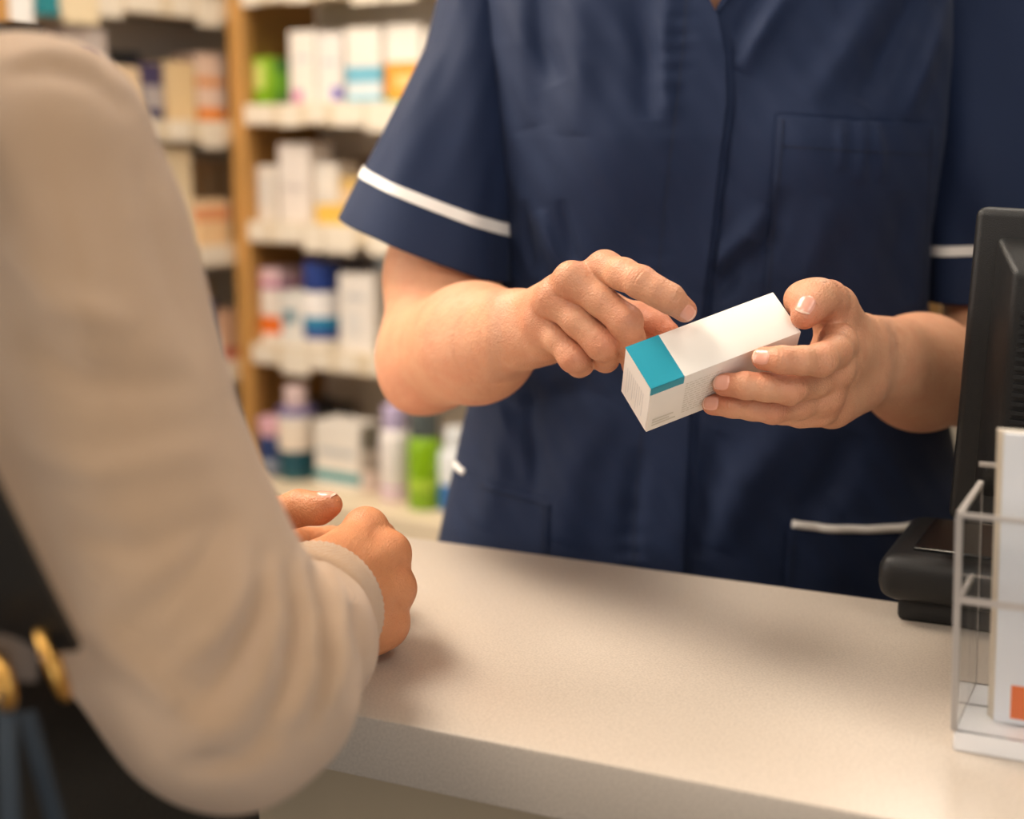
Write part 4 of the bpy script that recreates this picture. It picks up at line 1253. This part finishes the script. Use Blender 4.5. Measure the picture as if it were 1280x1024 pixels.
# right hand: loose fist standing on its little-finger side
CH = Shape()
ca, cb = J(398, 712, .925, 30), J(412, 762, .925, 34)
CH.cap(P(350, 815, .82), ca[0], .034, ca[1], .02); CH.cap(P(360, 825, .82), cb[0], .034, cb[1], .02)
CH.cap(elb, P(350, 820, .82), .042, .036, .02)
cm = {'i': J(456, 661, .985, 23), 'm': J(484, 692, .975, 24), 'r': J(492, 737, .97, 22.5), 'p': J(484, 780, .972, 22)}
cw = {'i': P(405, 704, .935), 'm': P(412, 724, .932), 'r': P(418, 748, .932), 'p': P(424, 770, .935)}
for k_ in 'imrp': CH.cap(cw[k_], cm[k_][0], 27 * .93 / FPX, cm[k_][1] * .98, .016)
CH.cap(P(425, 775, .945), J(462, 796, .965, 22)[0], 30 * .945 / FPX, 23 * .965 / FPX, .02)
CH.cap(P(420, 735, .95), P(455, 725, .98), .024, .022, .02)
for k_ in 'imrp': CH.ell(cm[k_][0] + CV(.75, .3, .55) * cm[k_][1] * .34, (cm[k_][1] * .56,) * 3, .012)
for k_ in 'imr':
    o1, o2 = CV(.5, .3, .8) * (27 * .93 / FPX - .0045), CV(.75, .3, .55) * (cm[k_][1] - .0045)
    CH.cap(cw[k_] + o1, cm[k_][0] + o2, .0045, .0050, .008)
c_i = [cm['i'], J(474, 672, 1.025, 20), J(440, 700, 1.035, 17), J(415, 705, 1.01, 15)]
c_m = [cm['m'], J(492, 708, 1.02, 20), J(450, 728, 1.03, 17), J(425, 730, 1.0, 15)]
c_r = [cm['r'], J(494, 748, 1.012, 19), J(455, 757, 1.02, 16), J(430, 755, .99, 14)]
c_p = [cm['p'], J(486, 781, 1.005, 17), J(455, 782, 1.01, 15), J(430, 778, .985, 13)]
for ch in (c_i, c_m, c_r, c_p): CH.finger(ch, .010, .005)
CH.finger([J(420, 706, .965, 24), J(440, 688, 1.01, 18), J(452, 694, 1.045, 16)], .014, .006)
allp = np.array([p for ch in (c_i, c_m, c_r, c_p) for p, _ in ch] + [ca[0], cb[0]])
clo, chi = allp.min(0) - .04, allp.max(0) + .04
FC = CH.sample(clo, chi, .0013); v1, q1 = nets(FC); v1 = relax(v1, q1, 2)
v1[:, 2] = np.maximum(v1[:, 2], COUNTER_Z + .0004)
# left hand lies behind the fist, its thumb on top
CL = Shape()
lw = P(262, 712, 1.03)
CL.cap(P(150, 745, 1.0), lw, .036, .029, .02)
CL.cap(lw, P(330, 700, 1.05), .028, .024, .02)
CL.cap(P(300, 690, 1.04), P(350, 690, 1.06), .024, .022, .02); CL.cap(P(300, 720, 1.04), P(350, 725, 1.06), .024, .022, .02)
lmc = [J(360, 676, 1.075, 19), J(360, 700, 1.075, 19), J(358, 724, 1.07, 18), J(352, 744, 1.06, 17)]
lch = []
for i, m_ in enumerate(lmc):
    y = [676, 702, 728, 750][i]
    ch = [m_, J(415, y, 1.09, 17), J(452, y + 4, 1.085, 15), J(478, y + 8, 1.06, 13.5)]
    lch.append(ch); CL.finger(ch, .01, .005)
thc = [J(296, 690, 1.03, 28), J(338, 648, 1.01, 24), J(374, 635, 1.0, 21), J(398, 636, .994, 18.5), J(413, 631, .99, 15.5)]
CL.finger(thc, .016, .007)
allp = np.array([p for ch in lch + [thc] for p, _ in ch] + [lw])
l3, h3 = allp.min(0) - .05, allp.max(0) + .05
FCL = CL.sample(l3, h3, .0014); v2, q2 = nets(FCL); v2 = relax(v2, q2, 2)
v2[:, 2] = np.maximum(v2[:, 2], COUNTER_Z + .0004)
CB = Shape()
CB.ell(cpt(0, 0, 1.22), (.13, .10, .2), .05); CB.ell(cpt(0, -.02, .98), (.14, .11, .16), .05)
CB.cap(cpt(-.12, 0, 1.29), cpt(.10, 0, 1.275), .04, .036, .03)
CB.cap(cpt(0, 0, 1.30), cpt(.0, .03, 1.43), .062, .052, .03)
CB.cap(cpt(.10, 0, 1.275), sR + [0, 0, -.01], .038, .038, .02); CB.cap(sR + [0, 0, -.01], elb, .042, .040, .02)
CB.cap(elb, P(350, 820, .82), .038, .032, .02)
eL = P(60, 790, .98)
sL = cpt(-.18, .02, 1.30)
CB.cap(sL, eL, .042, .04, .02); CB.cap(eL, P(175, 742, 1.0), .038, .033, .02)
cq, cRm = head_prims(CB, cpt(.01, .07, 1.545), np.array([.75, .65, -.1]))
FCB = CB.sample(np.minimum(cpt(0, 0, .8), elb) - [.38, .3, 0], cpt(0, 0, 1.70) + [.42, .45, 0], .007); v3, q3 = nets(FCB); v3 = relax(v3, q3, 1)
flc = [(cm[k_][0], .014, .35) for k_ in 'imrp'] + [(thc[4][0], .014, .45), (thc[2][0], .012, .2)]
skin_object('skin', [(v1, q1), (v2, q2), (v3, q3)], M_SKIN_C, cust, flc)
add_face(cq, cust, M_HAIR)
nail(FCL, thc[3][0], thc[4][0], thc[4][1], CV(-.15, 1, .15), .0125, .0135, cust, .05)

CHR = Shape()
CHR.ell(cq(0, -.03, .045), (.088, .10, .09), .01, cRm); CHR.ell(cq(0, -.07, -.05), (.07, .05, .09), .03, cRm)
CHR.cap(cq(0, -.08, -.08), cq(0, -.09, -.16), .05, .03, .02)
CHR.cuts.append(('e', cq(0, .09, -.02), (.072, .062, .09), cRm, 0.0))
F_ = CHR.sample(cq(0, 0, 0) - .26, cq(0, 0, 0) + .2, .006); v, q = nets(F_)
at_world(mesh_obj('hair', relax(v, q, 1), q, M_HAIR, cust))

# sweater
SWT = Shape()
SWT.ell(cpt(0, 0, 1.20), (.165, .125, .22), .06, np.stack([cR, cF, [0, 0, 1]], 1)); SWT.ell(cpt(0, -.01, .96), (.17, .13, .18), .06, np.stack([cR, cF, [0, 0, 1]], 1))
SWT.cap(cpt(-.15, .01, 1.29), cpt(.10, 0, 1.275), .056, .05, .05)
SWT.cap(cpt(0, 0, 1.30), cpt(0, .01, 1.36), .085, .062, .03)
SWT.cap(cpt(.10, 0, 1.275), P(45, 185, .65), .05, .048, .03)
def SJ(x, y, d, rp): return (P(x, y, d), rp * d / FPX)
arm_ = [SJ(50, 192, .66, 146), SJ(78, 300, .665, 151), SJ(100, 400, .67, 154), SJ(123, 495, .675, 157), SJ(163, 626, .685, 160), SJ(200, 720, .69, 163), SJ(288, 846, .70, 153)]
SWT.chain(arm_, .012)
fo = [SJ(288, 846, .70, 153), SJ(330, 850, .77, 114), SJ(370, 806, .85, 91), SJ(387, 777, .893, 83)]
SWT.chain(fo, .02)
SWT.cap(cpt(-.15, .01, 1.31), sL, .058, .056, .05); SWT.cap(sL, eL, .06, .055, .03); SWT.cap(eL, P(205, 735, 1.01), .054, .036, .03)
slo = np.array([-.78, .40, .80]); shi = np.array([.02, 1.22, 1.50])
FS = SWT.sample(slo, shi, .0042)
v, q = nets(FS); v = relax(v, q, 3)
n = vnormals(v, q)
# knitted folds: creases across the inside of the elbow and along the forearm
wz_ = v - np.array([0, 0, CAMZ]); vd = wz_[:, 1] * cp - wz_[:, 2] * sp
vpx = np.stack([640 + FPX * v[:, 0] / vd, 512 - FPX * (wz_[:, 1] * sp + wz_[:, 2] * cp) / vd], 1)
facing = np.clip(-(n * (wz_ / np.linalg.norm(wz_, axis=1)[:, None])).sum(1) * 3 + .6, 0, 1)
def fold(pts, w, am):
    """soft crease running through points picked on the cloth"""
    out = np.zeros(len(v)); best = np.full(len(v), 1e9); sb = np.zeros(len(v))
    pts = [np.array(p, float) for p in pts]; N = len(pts) - 1
    for i, (a, b) in enumerate(zip(pts, pts[1:])):
        ba = b - a; t = np.clip(((vpx - a) @ ba) / (ba @ ba), 0, 1)
        d2 = ((vpx - a - t[:, None] * ba) ** 2).sum(1)
        u = d2 < best; best = np.where(u, d2, best); sb = np.where(u, (i + t) / N, sb)
    return am * facing * np.exp(-best / (w * w)) * (np.sin(sb * math.pi) ** .6 + .05)
dsp = np.zeros(len(v)); tot = np.zeros(len(v))
for pts, w, am in (
        ([(402, 700), (424, 760), (428, 830), (410, 890)], 10, .0045), ([(388, 705), (406, 765), (408, 840), (385, 920)], 9, -.006), ([(375, 700), (390, 770), (386, 850), (355, 930)], 10, .0050),
        ([(360, 700), (370, 780), (358, 860), (320, 935)], 10, -.006), ([(345, 690), (346, 770), (325, 850), (280, 920)], 13, .0045), ([(335, 680), (318, 770), (280, 850), (225, 905)], 14, -.0055),
        ([(440, 760), (450, 820), (440, 880)], 8, -.0035), ([(330, 700), (270, 790), (200, 850)], 18, .0045), ([(300, 640), (230, 730), (150, 790)], 18, -.0035),
        ([(0, 95), (60, 84), (120, 100), (165, 150)], 11, -.004), ([(0, 75), (60, 66), (110, 76), (160, 120)], 9, .003),
        ([(10, 300), (70, 380), (170, 410)], 22, .004), ([(20, 420), (110, 480), (250, 480)], 24, -.0035), ([(30, 560), (120, 590), (270, 560)], 22, .0035),
        ([(170, 200), (205, 320), (250, 450)], 16, -.003), ([(60, 180), (100, 330), (120, 460)], 26, .003), ([(80, 660), (170, 690), (290, 640)], 20, -.003),
        ([(100, 780), (190, 850), (280, 930)], 20, .0035), ([(220, 960), (300, 950), (380, 900)], 16, -.003)):
    tot += fold(pts, w, am)
tot += .0011 * np.sin(v[:, 0] * 60 + v[:, 2] * 38) * np.sin(v[:, 1] * 50 + v[:, 2] * 30)
# open cuff and neck so the sleeve ends cleanly
v = v + n * tot[:, None]
cax = P(404, 745, .925) - P(372, 800, .845); cax /= np.linalg.norm(cax)
cend = P(404, 744, .925)
sweater = mesh_obj('sweater', v, q, M_SWEATER, cust); at_world(sweater)
# ribbed cuff: a ring tube flaring back over the sleeve
def cuff(cen, ax, r0, r1, ln, par, n=120, tall=1.0, upv=None):
    ax = ax / np.linalg.norm(ax); s = np.cross(ax, [0, 0, 1]); s /= np.linalg.norm(s); u = np.cross(s, ax)
    prof = [(-ln, r0 * .9), (-ln * .9, r0), (-ln * .6, r0 * 1.01), (-ln * .25, r1 * 1.02), (0, r1), (.0025, r1 - .0012), (.002, r1 - .0035), (-.012, r1 - .005)]
    V = []; F = []
    for a, r in prof:
        for k in range(n):
            an = 2 * math.pi * k / n
            rr = r * (1 + .009 * math.cos(k * math.pi)) if a > -ln * .95 else r
            V.append(cen + ax * a + s * math.cos(an) * rr + u * math.sin(an) * rr * tall)
    for i in range(len(prof) - 1):
        for k in range(n): F.append((i * n + k, i * n + (k + 1) % n, (i + 1) * n + (k + 1) % n, (i + 1) * n + k))
    return sub(mesh_obj('ribbed_cuff', V, F, M_SWEATER, None), par)
cuff(P(402, 757, .915), P(446, 734, .955) - P(376, 788, .87), .041, .0425, .026, sweater, tall=1.0)
cuff(P(205, 735, 1.01), lw - P(120, 760, .99), .038, .034, .03, sweater)
# trousers, shoes
CT = Shape(); CT.ell(cpt(0, -.01, .84), (.15, .12, .13), .05)
for sx in (-1, 1):
    CT.cap(cpt(.085 * sx, 0, .80), cpt(.09 * sx, .0, .46), .085, .065, .03); CT.cap(cpt(.09 * sx, .0, .46), cpt(.10 * sx, -.02, .07), .064, .052, .02)
F_ = CT.sample(cpt(0, 0, 0) - [.32, .3, 0], cpt(0, 0, 1.0) + [.32, .3, 0], .009); v, q = nets(F_)
at_world(mesh_obj('trousers', relax(v, q, 2), q, M_DENIM, cust))
for sx in (-1, 1): shoe(sx, cpt(.10 * sx, -.02, 0), cF, cust, M_SHOE)

# ------------------------------------------------------------------ shoulder bag at her side
bagc = np.array([-.262, .668, 0.0])
RZB = math.atan2(cF[1], cF[0])
bag = tag(empty('shoulder_bag', (bagc[0], bagc[1], .70), RZB), 'black leather shoulder bag with brass ring hanging at the sweater wearer\'s side', 'bag')
# local x along her facing direction, local -y outward to the right
bm = box_bm(-.19, .20, -.032, .030, 0.0, .34)
for v_ in bm.verts:
    if v_.co.z > .3: v_.co.y *= .55; v_.co.x *= .94
bmesh.ops.subdivide_edges(bm, edges=bm.edges[:], cuts=3, use_grid_fill=True)
for v_ in bm.verts:
    v_.co.y *= 1 + .35 * math.cos(v_.co.x * 8) * (1 - abs(v_.co.z / .17 - 1)) * .8
bm_obj('body', bm, M_LEATHER, bag, True)
box('zip', -.16, .17, -.006, .006, .338, .345, M_GOLD, bag, .001, 1)
box('front_pocket', -.13, .14, -.049, -.040, .04, .20, M_LEATHER, bag, .003, 2)
def bagl(px, py, d):
    w = P(px, py, d) - np.array([bagc[0], bagc[1], .70])
    return np.array([w @ cF, w @ np.array([-cF[1], cF[0], 0]), w[2]])
def ring_pts(c, a, b, ra, rb, n=36): return [c + a * ra * math.cos(2 * math.pi * k / n) + b * rb * math.sin(2 * math.pi * k / n) for k in range(n)]
def lv(x, y, z):
    v_ = CV(x, y, z); return np.array([v_ @ cF, v_ @ np.array([-cF[1], cF[0], 0]), v_[2]])
rc = bagl(66, 826, .615)
rg = tube('ring', ring_pts(rc, lv(.38, -.92, .1), lv(.2, .08, .97), .0160, .010), .0026, M_GOLD, bag, 12, True); rg['label'] = 'brass strap ring'
rg = tube('ring', ring_pts(bagl(0, 852, .60), lv(.3, -.92, .1), lv(.6, .2, .8), .0105, .008), .003, M_GOLD, bag, 12, True); rg['label'] = 'brass strap ring'
def strap(name, pts, w, th, mat, side):
    """flat strap through points; side = width direction"""
    V = []; F = []; side = np.array(side); N = len(pts)
    for i, p in enumerate(pts):
        t = np.array(pts[min(i + 1, N - 1)]) - np.array(pts[max(i - 1, 0)]); t /= np.linalg.norm(t)
        s_ = side - t * (side @ t); s_ /= np.linalg.norm(s_); m_ = np.cross(t, s_)
        for a, b in ((-1, -1), (1, -1), (1, 1), (-1, 1)): V.append(np.array(p) + s_ * a * w / 2 + m_ * b * th / 2)
    for i in range(N - 1):
        for k in range(4): F.append((i * 4 + k, i * 4 + (k + 1) % 4, i * 4 + 4 + (k + 1) % 4, i * 4 + 4 + k))
    F += [(3, 2, 1, 0), tuple(4 * (N - 1) + k for k in range(4))]
    return mesh_obj(name, V, F, mat, bag, False)
strap('hanging_strap', [bagl(8, 866, .60), bagl(10, 940, .60), bagl(14, 1040, .60), bagl(18, 1120, .60)], .0085, .003, M_STRAPB, lv(1, 0, .2))['label'] = 'slate blue webbing strap'
strap('hanging_strap', [bagl(34, 890, .615), bagl(52, 960, .615), bagl(74, 1040, .62), bagl(100, 1120, .62)], .0075, .003, M_STRAPB, lv(1, .2, .2))['label'] = 'thin slate blue strap'
strap('pocket_flap', [bagl(-25, 822, .612), bagl(20, 822, .615), bagl(48, 822, .618)], .020, .004, plain('brown_leather', rgb(84, 66, 50), .5), lv(0, 1, 0))
# long strap over the shoulder
ws = [P(44, 815, .62), P(4, 740, .60), P(-70, 600, .57), P(-130, 360, .565), P(-130, 180, .565), P(-100, 80, .60), P(-50, 34, .67), P(6, 40, .71)]
wl = []
for w_ in ws:
    w_ = w_ - np.array([bagc[0], bagc[1], .70]); wl.append(np.array([w_ @ cF, w_ @ np.array([-cF[1], cF[0], 0]), w_[2]]))
strap('shoulder_strap', wl, .042, .004, M_LEATHER, lv(1, 0, .1))

# ================================================================== MONITOR
TLm, BLm = P(1220, 259, 1.00), P(1184, 650, 1.045)
up = TLm - BLm; Hm = np.linalg.norm(up); up /= Hm
rt = UC - up * (UC @ up); rt /= np.linalg.norm(rt)
bk = np.cross(up, rt)                       # out of the back, towards the customer side?
if bk @ NC > 0: bk = -bk
mon = tag(empty('monitor', tuple(BLm + rt * .19 + up * 0.0)), 'black computer monitor seen from behind at the right, on the counter', 'monitor')
Mm = Matrix(((rt[0], -bk[0], up[0]), (rt[1], -bk[1], up[1]), (rt[2], -bk[2], up[2])))
if Mm.determinant() < 0: raise RuntimeError('monitor axes')
mon.rotation_euler = Mm.to_euler()
# local: x right, y towards the screen side, z up ; left edge at x=-.19
WM = .40
fr = box('casing', -.19, -.19 + WM, 0.0, .022, 0.0, Hm, M_BLACKP, mon, .006, 3)
bm = bmesh.new()
x0, x1, z0, z1 = -.175, -.205 + WM, .02, Hm - .018
vs = [bm.verts.new(p) for p in ((x0, 0, z0), (x1, 0, z0), (x1, 0, z1), (x0, 0, z1), (x0 + .018, -.032, z0 + .03), (x1 - .018, -.032, z0 + .03), (x1 - .018, -.032, z1 - .022), (x0 + .018, -.032, z1 - .022))]
for f_ in ((0, 1, 2, 3), (7, 6, 5, 4), (0, 4, 5, 1), (1, 5, 6, 2), (2, 6, 7, 3), (3, 7, 4, 0)): bm.faces.new([vs[i] for i in f_])
bm_obj('back_shell', bm, M_BLACKP, mon, True, .004, 2)
box('screen', -.182, -.198 + WM, .0215, .0225, .012, Hm - .012, M_BLACKG, mon)
vent = None
for c in range(5):
    xx = x0 + .024 + c * .034
    k = 0; z = z0 + .05
    bm = bmesh.new()
    while z < z1 - .05:
        box_bm(xx, xx + .028, -.0345, -.0318, z, z + .0028, bm); z += .0062
    vo = bm_obj('vent_ribs', bm, M_BLACKP, mon)
    vo['kind'] = 'stuff'
# foot
fp = PZ(1112, 776, COUNTER_Z)
foot = tag(empty('monitor_stand', (fp[0], fp[1], COUNTER_Z), RZC), 'low black rounded base unit on the counter under the monitor', 'stand')
box('foot', 0.004, .30, 0.004, .10, 0.0, .017, M_BLACKP, foot, .004, 2)
box('body', -.010, .31, -.010, .125, .0165, .052, M_BLACKP, foot, .013, 5)
o = box('top_plate', .012, .29, .012, .105, .0515, .0545, M_BLACKG, foot, .001, 1)
mc = BLm + rt * .19 + bk * .0
nl_ = np.array([mc[0] - fp[0], mc[1] - fp[1]])
lx_, ly_ = nl_ @ UC[:2], nl_ @ NC[:2]
zt = float(mc[2] - COUNTER_Z)
box('neck', max(lx_ - .05, .02), lx_ + .05, ly_ - .018, ly_ + .016, .05, zt + .10, M_BLACKP, foot, .006, 2)

# ================================================================== LEAFLET HOLDER
hb = PZ(1188, 938, COUNTER_Z)
RZH = RZC
hold = tag(empty('leaflet_holder', (hb[0], hb[1], COUNTER_Z), RZH), 'clear acrylic leaflet holder on the counter at the right edge', 'leaflet holder')
HT, HW, HD = .146, .235, .085
T_ = .0025
box('base_plate', 0.001, HW, 0, HD, 0.0, .0125, plain('white_acrylic', rgb(236, 234, 234), .25), hold, .001, 1)['label'] = 'white base plate'
box('side_wall', 0, T_, T_, HD, .0125, HT, M_ACRYL, hold)
box('side_wall', HW - T_, HW, T_, HD, .0125, HT, M_ACRYL, hold)
box('front_wall', 0, HW, 0, T_, .0125, HT, M_ACRYL, hold)
box('back_wall', T_, HW - T_, HD - T_, HD, .0125, HT + .012, M_ACRYL, hold)
box('divider', T_, HW - T_, .045, .045 + T_, .0125, .098, M_ACRYL, hold)
def edge(x0, x1, y0, y1, z0, z1):
    return box('polished_edge', x0, x1, y0, y1, z0, z1, M_EDGE, hold)
edge(-.0006, T_ + .0006, -.0006, T_ + .0002, .0125, HT); edge(0, HW, -.0004, T_ + .0004, HT, HT + .0026)
edge(-.0004, T_ + .0004, T_, HD, HT, HT + .0026); edge(-.0004, T_, HD - T_, HD + .0004, .0125, HT)
edge(0, HW, -.0008, -.0002, .0945, .099); edge(T_ - .0002, T_ + .0012, .0, .046, .0945, .099)
edge(0.0, HW, HD - T_, HD + .0004, HT + .012, HT + .0145)
LEAN = 0.22
for ch in hold.children:
    if ch.name.startswith('base_plate'): continue
    for v_ in ch.data.vertices: v_.co.y -= LEAN * (v_.co.z - .0125)
def lpx(px, py, yl):
    """column on the plane y = yl of the holder -> local x and z"""
    nh = np.array([-math.sin(RZH), math.cos(RZH), 0]); uh = np.array([math.cos(RZH), math.sin(RZH), 0])
    w = PPL(px, py, np.array([hb[0], hb[1], COUNTER_Z]) + nh * yl, nh)
    return float((w - np.array([hb[0], hb[1], COUNTER_Z])) @ uh), float(w[2] - COUNTER_Z)
lab = ['front white leaflet in the acrylic holder with orange block at its foot', 'second leaflet just behind the front one in the acrylic holder', 'rearmost leaflet in the acrylic holder']
for i in range(3):
    yl = .022 + i * .0035
    lx0 = lpx(1242 - i * 4, 900, yl)[0]; lz1 = lpx(1241, 533 - (i > 0) * 4, yl - LEAN * .19)[1]
    lf = tag(empty('leaflet', tuple(np.array([hb[0], hb[1], COUNTER_Z]) + np.array([math.cos(RZH), math.sin(RZH), 0]) * lx0 + np.array([-math.sin(RZH), math.cos(RZH), 0]) * yl + [0, 0, .0135]), RZH), lab[i], 'leaflet', 'leaflets in the acrylic holder')
    h_ = lz1 - .0128
    lf.rotation_euler = (math.atan(LEAN), 0, RZH)
    box('sheet', 0, .099, 0, .0014, 0, h_, [M_PAPER, M_TAG, M_TAG][i], lf)
    if i == 0:
        bm = bmesh.new(); r_ = random.Random(5); z = h_ - .018
        while z > .05:
            if r_.random() < .8: box_bm(.018, .018 + r_.uniform(.04, .066), -.0002, -.00005, z, z + .0013, bm)
            z -= .0055
        bm_obj('fine_print', bm, M_INK, lf)
        lx2, lz2 = lpx(1266, 852, yl)
        box('orange_block', lx2 - lx0, .094, -.0003, -.0001, .004, lz2 - .0128, M_ORANGE, lf)
